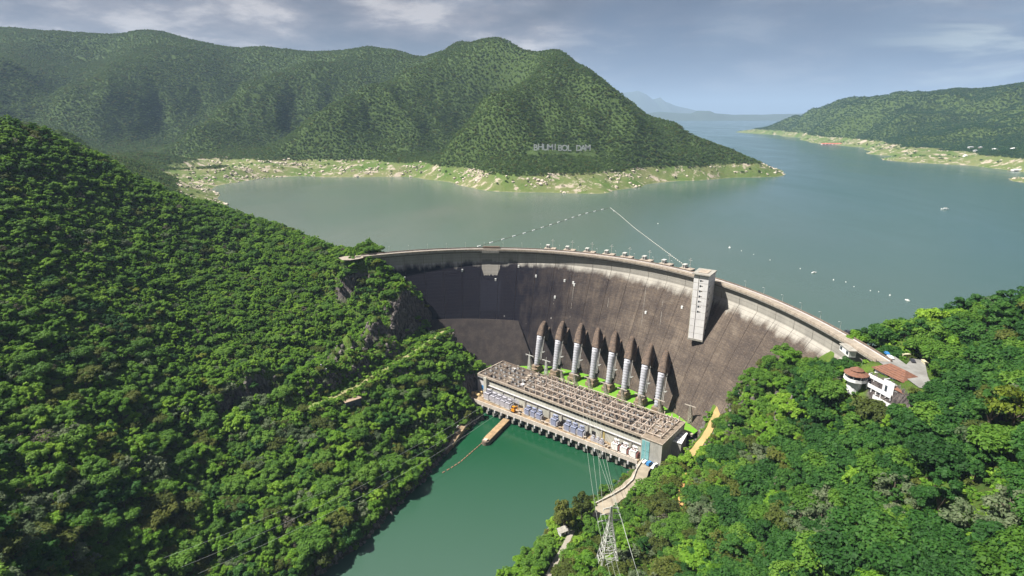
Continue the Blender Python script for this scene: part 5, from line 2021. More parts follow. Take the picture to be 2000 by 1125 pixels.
# ------------------------------------------------------------------ transmission tower and wires
def pylon():
    base = atz(1186, 1122, 15)
    z0 = gz(base[0], base[1])
    top = 59.0
    root = empty('pylon', (base[0], base[1], z0 - 0.5), 0.12, 'tall grey lattice transmission pylon rising from the bushes on the right bank', 'pylon')
    h = top - z0
    for k, (i, j) in enumerate(((-1, -1), (1, -1), (1, 1), (-1, 1))):
        MB().beam((i * 6.2, j * 6.2, 0), (i * 0.9, j * 0.9, h * 0.78), 0.30).build('leg', galv, root)
    mb = MB()
    seg = 9
    zs = [h * 0.78 * (1 - (1 - k / seg) ** 1.4) for k in range(seg + 1)]

    def cor(z):
        k = 6.2 + (0.9 - 6.2) * z / (h * 0.78)
        return [Vector((i * k, j * k, z)) for i, j in ((-1, -1), (1, -1), (1, 1), (-1, 1))]
    for k in range(seg):
        A, B = cor(zs[k]), cor(zs[k + 1])
        for q_ in range(4):
            mb.beam(A[q_], B[(q_ + 1) % 4], 0.15)
            mb.beam(A[(q_ + 1) % 4], B[q_], 0.15)
            mb.beam(B[q_], B[(q_ + 1) % 4], 0.24)
    mb.build('bracing', galv, root)
    mb = MB()
    lattice(mb, h * 0.22, 1.8, 0.5, 4, 0.28, z0=h * 0.78)
    mb.build('peak', galv, root)
    arms = []
    for z, w in ((h * 0.80, 6.5), (h * 0.89, 5.2), (h * 0.97, 4.0)):
        for s in (-1, 1):
            a_ = MB().beam((0, 0, z + 0.9), (s * w, 0, z), 0.26).beam((0, 0, z - 0.2), (s * w, 0, z), 0.26)
            arm = a_.build('cross_arm', galv, root)
            MB().tube([(s * w, 0, z), (s * w, 0, z - 1.5)], 0.2, 6).build('insulator', white_paint, arm)
            arms.append(root.matrix_basis @ Vector((s * w, 0, z - 1.5)))
    m_ = Matrix.Translation(root.location) @ Matrix.Rotation(0.12, 4, 'Z')
    return [m_ @ Vector((s * w, 0, z - 1.5)) for z, w in ((h * 0.80, 6.5), (h * 0.89, 5.2), (h * 0.97, 4.0)) for s in (-1, 1)], base


arm_pts, py_base = pylon()


def wire(name, A, B, sag, label, group, r=0.05):
    A, B = Vector(A), Vector(B)
    pts = []
    for k in range(25):
        t_ = k / 24
        p = A.lerp(B, t_)
        p.z -= sag * 4 * t_ * (1 - t_)
        pts.append(p - A)
    o = MB().tube(pts, r, 5).build(name, wire_metal)
    o.location = A
    return tag(o, label, 'power line', group)


# from the powerhouse roof edge to the pylon
for k, (px, dx) in enumerate([(1176, 0), (1181, 1), (1187, 2), (1179, 3), (1184, 4), (1190, 5)]):
    q = ph_world(112 + k * 3.0, 0.0, RZ + 0.4)
    wire('power_line', q, arm_pts[dx], 4.5, f'{nth(k)} thin power line from the left between powerhouse roof and right bank pylon', 'power lines to the right bank pylon', 0.07)
for k in range(6):
    e = arm_pts[k]
    wire('power_line', e, (e.x + 2 + k * 0.3, 120, 62 + k), 5, f'{nth(k)} thin power line running from the pylon arms towards the bottom edge', 'power lines below the pylon', 0.05)
# three wires from the roof across the water and the left bank
for k, (x0, y0) in enumerate([(1003, 822), (1015, 824), (1030, 828)]):
    A = ph_world(40 + 8 * k, 0.0, RZ)
    B = aty(330 + 30 * k, 1135, 232)
    B = (B[0], B[1], max(B[2], gz(B[0], B[1]) + 16))
    wire('power_line', A, B, 10, f'{nth(k)} long thin power line from the left crossing the green water', 'power lines crossing to the left bank', 0.06)

# ------------------------------------------------------------------ lake boom, buoys, boats, rafts
fl_w = float_mesh(7.0, 1.7, 1.0, white_paint)
fl_s = float_mesh(3.4, 0.8, 0.8, galv)
pl = [atz(*p, LAKE) for p in [(936, 481), (960, 474), (1020, 457), (1080, 438), (1140, 418), (1190, 406)]]
pr = [atz(*p, LAKE) for p in [(1192, 406), (1210, 420), (1240, 446), (1280, 476), (1320, 506), (1352, 529)]]


def along(pts, step):
    out = []
    carry = 0
    for A, B in zip(pts[:-1], pts[1:]):
        L_ = np.linalg.norm(B - A)
        s = carry
        while s < L_:
            out.append((A + (B - A) * s / L_, math.atan2(B[1] - A[1], B[0] - A[0])))
            s += step
        carry = s - L_
    return out


for q_, (p, a_) in enumerate(along(pl, 25)):
    o = put('boom_float', fl_w, None, (p[0], p[1], LAKE + 0.1), a_ + random.uniform(-.08, .08))
    tag(o, f'{nth(q_)} long white float from the dam in the left arm of the lake boom', 'float', 'floats of the left arm of the boom')
for q_, (p, a_) in enumerate(along(pr, 6.2)):
    o = put('boom_float', fl_s, None, (p[0], p[1], LAKE + 0.1), a_ + random.uniform(-.1, .1))
    tag(o, f'{nth(q_)} short white float from the apex in the right arm of the lake boom', 'float', 'floats of the right arm of the boom')
cable = MB()
for seq in (pl, pr):
    for A, B in zip(seq[:-1], seq[1:]):
        cable.beam((A[0] - pl[0][0], A[1] - pl[0][1], 0), (B[0] - pl[0][0], B[1] - pl[0][1], 0), 0.25)
o = cable.build('boom_cable', concrete_brown)
o.location = (pl[0][0], pl[0][1], LAKE + 0.15)
tag(o, 'dark cable linking the white floats of the lake debris boom', 'cable')

buoy_list = [(1285, 437, 1.1, 'small white buoy beside the right arm of the boom'), (1425, 484, 1.8, 'white round buoy alone in mid lake right of the boom'),
             (1199, 412, 1.2, 'small buoy next to the apex of the boom'), (1448, 490, .7, 'tiny buoy just right of the mid lake buoy'), (1504, 508, .7, 'tiny buoy between the mid lake buoy and the white pontoon'),
             (1563, 525, .8, 'tiny buoy left of the white pontoon'), (1628, 547, .9, 'tiny buoy right of the white pontoon'), (1652, 551, .7, 'tiny buoy second right of the white pontoon'),
             (1738, 577, 1.0, 'small buoy left of the white work boat'), (1700, 568, .7, 'tiny buoy midway to the white work boat'), (1472, 497, .6, 'tiny buoy third in the line from the mid lake buoy'), (1668, 560, .6, 'tiny buoy in the line before the work boat'), (1716, 570, .6, 'tiny buoy closest on the left to the small buoy by the work boat')]
for px, py, s, lab in buoy_list:
    q = atz(px, py, LAKE)
    o = MB().tube([(0, 0, -0.3 * s), (0, 0, 0.2 * s), (0, 0, 0.7 * s), (0, 0, 1.0 * s)], [0.7 * s, s, 0.7 * s, 0.15 * s], 10).tube([(0, 0, s), (0, 0, 1.9 * s)], 0.12 * s, 5).build('buoy', white_paint)
    o.location = (q[0], q[1], LAKE)
    o.scale = (0.75, 0.75, 0.75)
    tag(o, lab, 'buoy', 'buoys on the lake')


def boat(px, py, L_, rz, lab, mat=white_paint, cat='boat'):
    q = atz(px, py, LAKE)
    root = empty('boat', (q[0], q[1], LAKE), rz, lab, cat)
    w = L_ * 0.3
    hull = MB()
    sec = [(-0.5, 0.85), (-0.2, 1.0), (0.2, 0.95), (0.4, 0.55), (0.5, 0.05)]
    for x, k in sec:
        hull.v += [(x * L_, -w / 2 * k, 0.10 * L_ + (0.05 * L_ if x > .3 else 0)), (x * L_, -w / 2 * k * 0.7, -0.06 * L_), (x * L_, w / 2 * k * 0.7, -0.06 * L_), (x * L_, w / 2 * k, 0.10 * L_ + (0.05 * L_ if x > .3 else 0))]
    for i in range(len(sec) - 1):
        for k in range(4):
            hull.f.append((i * 4 + k, i * 4 + (k + 1) % 4, i * 4 + 4 + (k + 1) % 4, i * 4 + 4 + k))
    hull.f.append((0, 1, 2, 3))
    e = (len(sec) - 1) * 4
    hull.f.append((e + 3, e + 2, e + 1, e))
    hull.build('hull', mat, root)
    MB().box(-0.25 * L_, 0.12 * L_, -w * 0.32, w * 0.32, 0.10 * L_, 0.24 * L_).build('cabin', white_paint, root)
    MB().box(-0.3 * L_, 0.16 * L_, -w * 0.38, w * 0.38, 0.24 * L_, 0.265 * L_).build('canopy', galv, root)
    return root


boat(1590, 533, 5.5, 0.2, 'white pontoon boat moored in the buoy line on the open lake')
boat(1772, 587, 4.6, 1.9, 'white work boat at the right end of the buoy line')
boat(1845, 409, 12, 2.9, 'white speedboat out on the lake near the right shore')


def raft(px0, px1, py, mat, lab, houses=5, hh=4.0, wall=white_paint):
    A, B = atz(px0, py, LAKE), atz(px1, py, LAKE)
    c = (A + B) / 2
    L_ = float(np.linalg.norm(B - A))
    dist = float(np.hypot(c[0], c[1]))
    k = dist / 1110.0      # metres per picture pixel there
    root = empty('floating_houses', (c[0], c[1], LAKE), math.atan2(B[1] - A[1], B[0] - A[0]), lab, 'raft houses')
    W = 9 * k
    MB().box(-L_ / 2, L_ / 2, -W / 2, W / 2, -0.5, 0.7).build('raft', concrete_brown, root)
    for i in range(houses):
        x0 = -L_ / 2 + L_ * (i + 0.1) / houses
        x1 = -L_ / 2 + L_ * (i + 0.92) / houses
        MB().box(x0, x1, -W * 0.3, W * 0.3, 0.7, 0.7 + hh * 0.5).build('cabin', wall, root)
        hip_roof('roof', root, x0, x1, -W * 0.34, W * 0.34, 0.7 + hh * 0.5, hh * 0.6, (x1 - x0) * 0.15, mat, 0.3)


raft(1604, 1644, 282.5, red_metal, 'row of red-roofed floating houses at the foot of the far headland', 6, 7)
raft(1690, 1716, 286.5, white_paint, 'white-roofed floating platform left of the green spit', 2, 5)
raft(1767, 1822, 306, white_paint, 'long low white floating jetty under the green spit', 5, 3.5)
raft(1832, 1858, 312, red_metal, 'red-roofed floating restaurant close to the right shore', 2, 8)
raft(1880, 1902, 319, white_paint, 'white floating house right of the red floating restaurant', 1, 6)
raft(1974, 2003, 334, white_paint, 'white-roofed floating platform at the right edge by the islet', 1, 5)

# small buildings in the village on the right shore
for k, (px, py, w, h) in enumerate([(1893, 300, 16, 9), (1903, 303, 12, 7), (1912, 301, 14, 8), (1940, 304, 22, 5), (1978, 309, 26, 5), (1885, 306, 12, 6)]):
    q = atz(px, py, 112)
    z = gz(q[0], q[1])
    root = empty('shore_house', (q[0], q[1], z - 1), 0.3 * k, ['pale block with grey roof', 'small white hut', 'reddish-grey house', 'long white shed', 'long white-roofed shed farthest right', 'low white store'][k] + ' in the cluster above the right shore', 'house', 'shore buildings on the far right')
    MB().box(-w / 2, w / 2, -w / 3, w / 3, 0, h).build('wall', white_paint if k != 2 else concrete_tan, root)
    hip_roof('roof', root, -w / 2, w / 2, -w / 3, w / 3, h, 2.5, 3, white_paint if k > 2 else grey_steel)

# ------------------------------------------------------------------ hillside letters
def letters():
    text = 'BHUMIBOL DAM'
    A = aty(1042, 296, 1500)
    # find the ground under the letters
    def on_ground(px, py):
        d = ray(px, py)
        o = np.array([0, 0, CAM_H])
        ts = np.arange(900, 2200, 2.0)
        P = o + ts[:, None] * d
        g = ground(P[:, :2])
        hit = np.argmax(P[:, 2] < g)
        return P[hit]
    pa, pb = on_ground(1046, 297), on_ground(1148, 297)
    root = empty('hillside_sign', (pa[0], pa[1], pa[2]), 0, 'row of large white letters reading BHUMIBOL DAM standing on the wooded mountainside', 'sign')
    k = np.hypot(pa[0], pa[1]) / 1110.0
    H_ = 11.5 * k
    pos = np.linspace(0, 1, len(text))
    for ch, f in zip(text, pos):
        if ch == ' ':
            continue
        px = 1046 + f * 102
        p = on_ground(px, 297)
        # stand every letter at the sign's own distance line
        base = pa + (pb - pa) * f
        cu_ = bpy.data.curves.new('letter', 'FONT')
        cu_.body = ch
        cu_.size = H_ * 1.36
        cu_.extrude = 0.4
        cu_.offset = 0.028 * H_
        cu_.align_x = 'CENTER'
        o = bpy.data.objects.new('letter', cu_)
        col.objects.link(o)
        dg = bpy.context.evaluated_depsgraph_get()
        me = bpy.data.meshes.new_from_object(o.evaluated_get(dg))
        bpy.data.objects.remove(o)
        me.materials.clear()
        me.materials.append(white_paint)
        o = bpy.data.objects.new('letter', me)
        col.objects.link(o)
        o.parent = root
        z = max(gz(base[0], base[1]), base[2])
        o.location = (base[0] - pa[0], base[1] - pa[1], z - pa[2] + 3.0)
        o.rotation_euler = (math.pi / 2, 0, 0)
    return pa, pb


SIGN_A, SIGN_B = letters()

# ------------------------------------------------------------------ trees: prototypes
def crown_mesh(name, mat, seed, R=5.0, H=7.0, base=3.5, lobes=16, leaves=110, leaf=0.55, flat=1.0, spread=1.0, core=True):
    """crown made of leaf-sized faces spread over many overlapping lobes"""
    r = np.random.default_rng(seed)
    V, F = [], []
    cs = []
    for k in range(lobes):
        for _ in range(30):
            a = r.uniform(0, 2 * math.pi)
            rad = R * math.sqrt(r.uniform(0, 1)) * 0.80 * spread
            f = rad / (R * spread)
            top = base + H * (1 - 0.55 * f * f) * flat
            z = r.uniform(base + 0.25 * (top - base), top - 0.10 * H)
            lr = R * r.uniform(0.16, 0.36)
            c = np.array([rad * math.cos(a), rad * math.sin(a), z])
            if all(np.linalg.norm(c - o[0]) > 0.55 * max(lr, o[1]) for o in cs):
                break
        cs.append((c, lr))
    for c, lr in cs:
        n = int(leaves * (lr / (0.32 * R)) ** 2)
        d = r.normal(size=(n, 3))
        d /= np.linalg.norm(d, axis=1)[:, None]
        d[:, 2] = np.where(d[:, 2] < -0.35, -d[:, 2], d[:, 2])
        rad = lr * (0.72 + 0.36 * r.random(n))
        sq = np.array([1.0, 1.0, 0.78])
        P = c + d * rad[:, None] * sq
        nrm = d * 0.85 + np.array([0, 0, 0.50]) + r.normal(size=(n, 3)) * 0.34
        nrm /= np.linalg.norm(nrm, axis=1)[:, None]
        t1 = np.cross(nrm, r.normal(size=(n, 3)))
        t1 /= np.linalg.norm(t1, axis=1)[:, None]
        t2 = np.cross(nrm, t1)
        s = leaf * (0.6 + 0.8 * r.random(n))
        for i in range(n):
            b = len(V)
            a1, a2 = t1[i] * s[i], t2[i] * s[i] * 0.7
            V += [P[i] - a1, P[i] - a2 * 0.9, P[i] + a1, P[i] + a2]
            F.append((b, b + 1, b + 2, b + 3))
    me = bpy.data.meshes.new(name)
    me.from_pydata([tuple(v) for v in V], [], F)
    me.materials.append(mat)
    return me


def trunk_mesh(name, seed, R, H, base):
    r = random.Random(seed)
    mb = MB()
    mb.tube([(0, 0, -2.5), (0.1, 0.1, base * 0.6), (0.25, -0.1, base + H * 0.35)], [0.42, 0.32, 0.16], 7)
    for k in range(6):
        a = 2 * math.pi * k / 6 + r.uniform(-.4, .4)
        l = R * r.uniform(0.45, 0.7)
        z = base * r.uniform(0.55, 0.95)
        mb.tube([(0.1, 0, z), (l * 0.5 * math.cos(a), l * 0.5 * math.sin(a), z + H * 0.2), (l * math.cos(a), l * math.sin(a), z + H * 0.42)], [0.18, 0.12, 0.05], 5)
    return mb.mesh(name, bark)


def join_meshes(name, a, b):
    """one mesh holding crown and trunk, for the massed forest"""
    bm = bmesh.new()
    bm.from_mesh(a)
    n = len(bm.faces)
    bm.from_mesh(b)
    bm.faces.ensure_lookup_table()
    for f in bm.faces[n:]:
        f.material_index = 1
    me = bpy.data.meshes.new(name)
    bm.to_mesh(me)
    bm.free()
    me.materials.append(a.materials[0])
    me.materials.append(b.materials[0])
    return me


SHAPES = {
    'round': dict(R=5.0, H=6.5, base=2.6, lobes=22, leaves=125, leaf=0.42),
    'broad': dict(R=6.8, H=5.0, base=3.8, lobes=34, leaves=110, leaf=0.44, flat=0.9),
    'tall': dict(R=3.8, H=9.5, base=3.0, lobes=20, leaves=105, leaf=0.40),
    'loose': dict(R=5.2, H=6.5, base=2.8, lobes=20, leaves=62, leaf=0.42, spread=1.05),
    'bare': dict(R=4.2, H=6.5, base=2.6, lobes=12, leaves=26, leaf=0.34),
    'bush': dict(R=3.2, H=3.2, base=0.0, lobes=10, leaves=85, leaf=0.42),
}
protos = {}


def proto(shape, mat, seed):
    key = (shape, mat.name, seed)
    if key not in protos:
        sp = SHAPES[shape]
        cm = crown_mesh('crown', mat, seed, **sp)
        tm = trunk_mesh('trunk', seed, sp['R'], sp['H'], sp['base'])
        jm = join_meshes('forest_tree', cm, tm)
        protos[key] = (cm, tm, jm)
    return protos[key]


NEAR_KINDS = [  # shape, material, seed, words
    ('round', leaf_bright, 1, 'yellow-green rounded'), ('round', leaf_mid, 2, 'mid green rounded'), ('broad', leaf_mid, 3, 'mid green broad-crowned'),
    ('tall', leaf_bright, 4, 'yellow-green narrow upright'), ('loose', leaf_grey, 5, 'grey-green loose-crowned'), ('round', leaf_deep, 6, 'deep green rounded'),
    ('broad', leaf_deep, 7, 'deep green broad-crowned'), ('bush', leaf_bright, 8, 'yellow-green bushy'), ('bush', leaf_mid, 9, 'mid green bushy'),
    ('loose', leaf_olive, 10, 'olive green loose-crowned'), ('broad', leaf_olive, 12, 'olive green broad-crowned'), ('round', leaf_gold, 13, 'golden green rounded'),
    ('tall', leaf_deep, 14, 'deep green narrow upright'),
    ('bare', leaf_dry, 15, 'bare greyish half-dead'),
]
for s_ in NEAR_KINDS:
    proto(s_[0], s_[1], s_[2])

FAR_SHAPES = [dict(R=5.2, H=5.2, base=0.6, lobes=9, leaves=22, leaf=0.95), dict(R=4.6, H=6.2, base=0.6, lobes=9, leaves=22, leaf=0.9), dict(R=6.0, H=4.4, base=0.5, lobes=10, leaves=20, leaf=1.0)]


def far_protos(mat, s0):
    return [crown_mesh('far_tree', mat, s0 + i, **sp) for i, sp in enumerate(FAR_SHAPES)]


# ------------------------------------------------------------------ trees: where they stand
def visible(P, top=10.0, margin=14.0, steps=60):
    """rough line-of-sight test over the terrain from the camera"""
    o = np.array([0, 0, CAM_H])
    T = P + [0, 0, top]
    vis = np.ones(len(P), bool)
    for k in np.linspace(0.12, 0.965, steps):
        Q = o + (T - o) * k
        vis &= (ground(Q[:, :2]) < Q[:, 2] + margin * (1 - 0.4 * k))
    return vis


def jitter_grid(x0, x1, y0, y1, step, seed):
    r = np.random.default_rng(seed)
    xs = np.arange(x0, x1, step)
    ys = np.arange(y0, y1, step * 0.87)
    X, Y = np.meshgrid(xs, ys)
    X = X + (np.arange(len(ys)) % 2)[:, None] * step / 2
    X = X + r.uniform(-0.38, 0.38, X.shape) * step
    Y = Y + r.uniform(-0.38, 0.38, X.shape) * step
    return np.c_[X.ravel(), Y.ravel()]


def rng_thin(P):
    return _hash(np.floor(P[:, 0] * 3).astype(np.int64), np.floor(P[:, 1] * 3).astype(np.int64), 5)


def blocked_near(P, z):
    """where no tree may stand: structures, roads, water"""
    m = np.zeros(len(P), bool)
    dx, dy = P[:, 0] - DC[0], P[:, 1] - DC[1]
    rc = np.hypot(dx, dy)
    thd = np.degrees(np.arctan2(dy, dx))
    R0 = dam_R(thd)
    arc = (thd > TH0 - 3) & (thd < TH1 + 2)
    m |= arc & (rc > R0 - dam_off(np.clip(z, 0, 119)) - 3.5) & (rc < R0 + 10)
    inlake = arc & (rc >= R0) & (z < 112)
    m |= inlake
    s, t_ = ph_local(P)
    m |= (s > -4) & (s < 190) & (t_ > -22) & (t_ < 100) & (z < 60)
    for line, w in ((bench, 4.6), (bank, 8.5), (track, 5.0), (dirtp, 9.0), (dirt2, 5.0)):
        d, _ = seg_dist(P, line)
        m |= d < w
    m |= poly_dist(P, plaza) < 5
    dcl, _ = seg_dist(P, cliff_line)
    m |= (dcl < 7) & (fbm(P[:, 0] / 18, P[:, 1] / 18, 63, 2) < 0.3)
    m |= (dcl < 13) & (((P - cliff_line[0, :2]) @ CLIFF_N) < 3) & (rng_thin(P) < 0.55)
    crest_end = np.array([atz(1700, 690, 122), atz(1745, 706, 122)])
    m |= seg_dist(P, crest_end)[0] < 9
    for (cx_, cy__), rad in ((rest_xy[0], 17), (rest_xy[1], 8.5)):
        m |= np.hypot(P[:, 0] - cx_, P[:, 1] - cy__) < rad
    # open view lines towards the restaurant front, the pump house and the pylon foot
    for px, py, zz, rad in ((1735, 775, 100, 11), (1700, 765, 102, 8), (1750, 790, 100, 8), (1705, 690, 116, 9), (1690, 705, 112, 7), (688, 782, 46, 12), (678, 800, 42, 8), (1186, 1122, 15, 6), (1100, 1040, 12, 6), (1085, 1055, 12, 5), (1273, 912, 12, 9), (1255, 1110, 24, 10), (1290, 1115, 28, 7)):
        q = atz(px, py, zz)
        m |= np.hypot(P[:, 0] - q[0], P[:, 1] - q[1]) < rad
    return m


CLEAR_POLY = [(1662, 708), (1668, 694), (1672, 674), (1712, 680), (1712, 705), (1800, 745), (1785, 762), (1762, 768), (1757, 798), (1738, 792), (1704, 756), (1668, 744)]


def hides_terrace(P, z):
    """the slope in front of the terraces is kept cut: trees there would spoil their view"""
    m = np.zeros(len(P), bool)
    for dz in (3.0, 6.5, 10.0):
        px, py, f = project(np.c_[P, z + dz])
        m |= in_poly(np.c_[px, py], CLEAR_POLY) & (f > 250)
    return m


def near_points():
    out = []
    for (x0, x1, y0, y1, step, seed) in ((-640, 460, 90, 900, 5.0, 3),):
        P = jitter_grid(x0, x1, y0, y1, step, seed)
        z = ground(P)
        r = np.hypot(P[:, 0], P[:, 1])
        ang = np.degrees(np.arctan2(P[:, 0], P[:, 1]))
        ok = (r > 95) & (r < 880) & (np.abs(ang) < 52)
        P, z = P[ok], z[ok]
        P3 = np.c_[P, z]
        px, py, f = project(P3)
        ok = (px > -260) & (px < 2520) & (py < 1480) & (z > 2.2)
        P, z, px, py = P[ok], z[ok], px[ok], py[ok]
        nz = ground_normal_z(P)
        ok = (nz > 0.30) & ~blocked_near(P, z) & ~hides_terrace(P, z)
        # lake side of the near hills
        ok &= ~((P[:, 1] > 560) & (z < 100))
        ok &= ~((np.hypot(P[:, 0] - DC[0], P[:, 1] - DC[1]) > 232) & (P[:, 0] > 200) & (z < 96))
        P, z, px, py = P[ok], z[ok], px[ok], py[ok]
        gaps = fbm(P[:, 0] / 13, P[:, 1] / 13, 88, 2) + 0.5 * fbm(P[:, 0] / 60, P[:, 1] / 60, 89, 2)
        v = visible(np.c_[P, z]) & (gaps < 0.60)
        out.append(np.c_[P[v], z[v], px[v], py[v]])
    return np.vstack(out)


NP = near_points()
print('near trees', len(NP))


def choose_kinds(NP):
    r = np.random.default_rng(5)
    n = len(NP)
    px, py = NP[:, 3], NP[:, 4]
    right = NP[:, 0] > np.interp(NP[:, 1], [60, 262, 330, 360, 560], [-60, -30, 40, 60, 140])
    deep = np.where(right, sstep(px + 0.6 * (py - 800), 1380, 1720), 0.06)
    lower_left = np.where(~right, sstep(py, 640, 900), 0)
    stand = fbm(NP[:, 0] / 34, NP[:, 1] / 34, 77, 3) * 0.5 + 0.5
    k = np.zeros(n, int)
    u = r.random(n)
    for i in range(n):
        if right[i]:
            if u[i] < deep[i] * 0.86:
                k[i] = r.choice([5, 6, 6, 6, 12, 2])
            elif stand[i] > 0.64:
                k[i] = r.choice([4, 9, 4, 10])
            else:
                k[i] = r.choice([0, 1, 2, 7, 8, 9, 10, 3], p=[.22, .18, .14, .14, .10, .08, .09, .05])
        else:
            if u[i] < 0.35 * lower_left[i]:
                k[i] = r.choice([2, 5, 10, 9, 1, 4])
            elif stand[i] > 0.70:
                k[i] = r.choice([1, 2, 9, 5])
            else:
                k[i] = r.choice([0, 1, 3, 7, 8, 2, 4, 11], p=[.36, .20, .13, .12, .07, .08, .036, .004])
    k = np.where(r.random(n) < 0.018, 13, k)
    for (cx_, cy__, rad, kk) in ((1610, 1044, 62, 4), (1737, 995, 50, 4), (1944, 1044, 75, 4), (1482, 890, 30, 4), (1381, 1021, 32, 4), (1850, 1030, 34, 4), (1640, 985, 28, 4), (1520, 815, 42, 0), (1505, 860, 34, 0), (1530, 765, 34, 0),
                                 (1750, 880, 50, 5), (330, 1010, 40, 10), (90, 1000, 50, 4), (300, 930, 34, 4), (590, 860, 30, 4), (215, 1090, 40, 2), (1330, 1040, 30, 2)):
        dd_ = np.hypot(px - cx_, (py - cy__) * 1.3)
        k = np.where((dd_ < rad) & (r.random(n) < 0.82), kk, k)
    scale = 0.48 + 0.60 * r.random(n) ** 1.6 * (0.6 + 0.8 * stand)
    scale *= np.where(~right & (py < 700), 0.88, 1.0)
    # bigger old trees low on both banks
    big = (py > 780) | right
    scale *= np.where(big, 1.0 + 0.5 * r.random(n) ** 2, 1.0)
    scale *= np.where(right & (deep > 0.5), 1.22, 1.0)
    scale *= np.where(seg_dist(NP[:, :2], bench)[0] < 14, 0.62, 1.0)
    scale *= np.where(seg_dist(NP[:, :2], bank)[0] < 16, 0.75, 1.0)
    return k, scale, right


KIND, SCALE, RIGHT = choose_kinds(NP)
ROT = rng.uniform(0, 2 * math.pi, len(NP))

# special, recognisable trees
special = []


def special_tree(shape, mat, seed, px, py, z, sc, label, zs=1.0):
    q = atz(px, py, z)
    g = gz(q[0], q[1])
    cm, tm, _ = proto(shape, mat, seed)
    root = empty('tree', (q[0], q[1], g), random.uniform(0, 6), label, 'tree')
    root.scale = (sc, sc, sc * zs)
    put('trunk', tm, root)
    put('crown', cm, root)
    special.append((q[0], q[1], 4.5 * sc))


special_tree('round', leaf_olive, 13, 1102, 1032, 11, 1.5, 'tall dark olive tree left of the hut on the riverside point', 1.5)
special_tree('round', leaf_olive, 14, 1136, 1012, 11, 1.4, 'rounded golden olive tree right beside the bank road end on the riverside point', 1.5)
special_tree('round', leaf_mid, 2, 1150, 1040, 11, 0.95, 'bright green round tree between the golden olive tree and the pylon', 1.2)
special_tree('loose', leaf_gold, 15, 1960, 890, 120, 1.7, 'large golden-green tree near the right edge of the picture', 1.3)
special_tree('tall', leaf_gold, 16, 668, 1015, 14, 1.0, 'small vivid yellow-green tree at the left water edge', 1.0)
special_tree('broad', leaf_mid, 3, 1835, 625, 130, 1.1, 'broad tree standing up on the skyline behind the plaza', 1.2)

sp_ = np.array(special)
keep = np.ones(len(NP), bool)
for x, y, rad in sp_:
    keep &= np.hypot(NP[:, 0] - x, NP[:, 1] - y) > rad * 0.8
NP, KIND, SCALE, RIGHT, ROT = NP[keep], KIND[keep], SCALE[keep], RIGHT[keep], ROT[keep]

dist = np.linalg.norm(NP[:, :3] - [0, 0, CAM_H], axis=1)
inview = (NP[:, 3] > 5) & (NP[:, 3] < 1995) & (NP[:, 4] > 0) & (NP[:, 4] < 1120)
size = np.array([SHAPES[NEAR_KINDS[k][0]]['R'] for k in KIND]) * SCALE / dist
size[~inview] = 0
order = np.argsort(-size)
N_IND = 290
ind = order[:N_IND]
mass = np.ones(len(NP), bool)
mass[ind] = False


def zone_words(px, py, right):
    if right:
        col_ = 'near the pylon' if px < 1260 else ('below the dirt path' if px < 1420 else ('mid right slope' if px < 1620 else ('below the restaurant' if px < 1800 else 'at far right')))
        row = 'bottom edge' if py > 1040 else ('lower canopy' if py > 930 else 'upper canopy')
    else:
        col_ = 'at far left' if px < 160 else ('on the left slope' if px < 340 else ('on the left bank' if px < 520 else 'by the left water edge'))
        row = 'bottom edge' if py > 1040 else ('lower canopy' if py > 900 else 'upper canopy')
    return col_, row


TREES = {}
for i in ind:
    sh, mt, sd, words = NEAR_KINDS[KIND[i]]
    cm, tm, _ = proto(sh, mt, sd)
    zc, zr = zone_words(NP[i, 3], NP[i, 4], RIGHT[i])
    root = empty('tree', NP[i, :3], ROT[i], None, 'tree', f'{words} trees {zc}, {zr}')
    TREES.setdefault((words, zc, zr), []).append((NP[i, 3], root))
    root.scale = (SCALE[i],) * 3
    put('trunk', tm, root)
    put('crown', cm, root)


for (words, zc, zr), lst in TREES.items():
    lst.sort(key=lambda t: t[0])
    for q_, (_, root) in enumerate(lst):
        root['label'] = f'{words} tree {zc}, {zr}' if len(lst) == 1 else f'{nth(q_)} {words} tree from the left {zc}, {zr}'


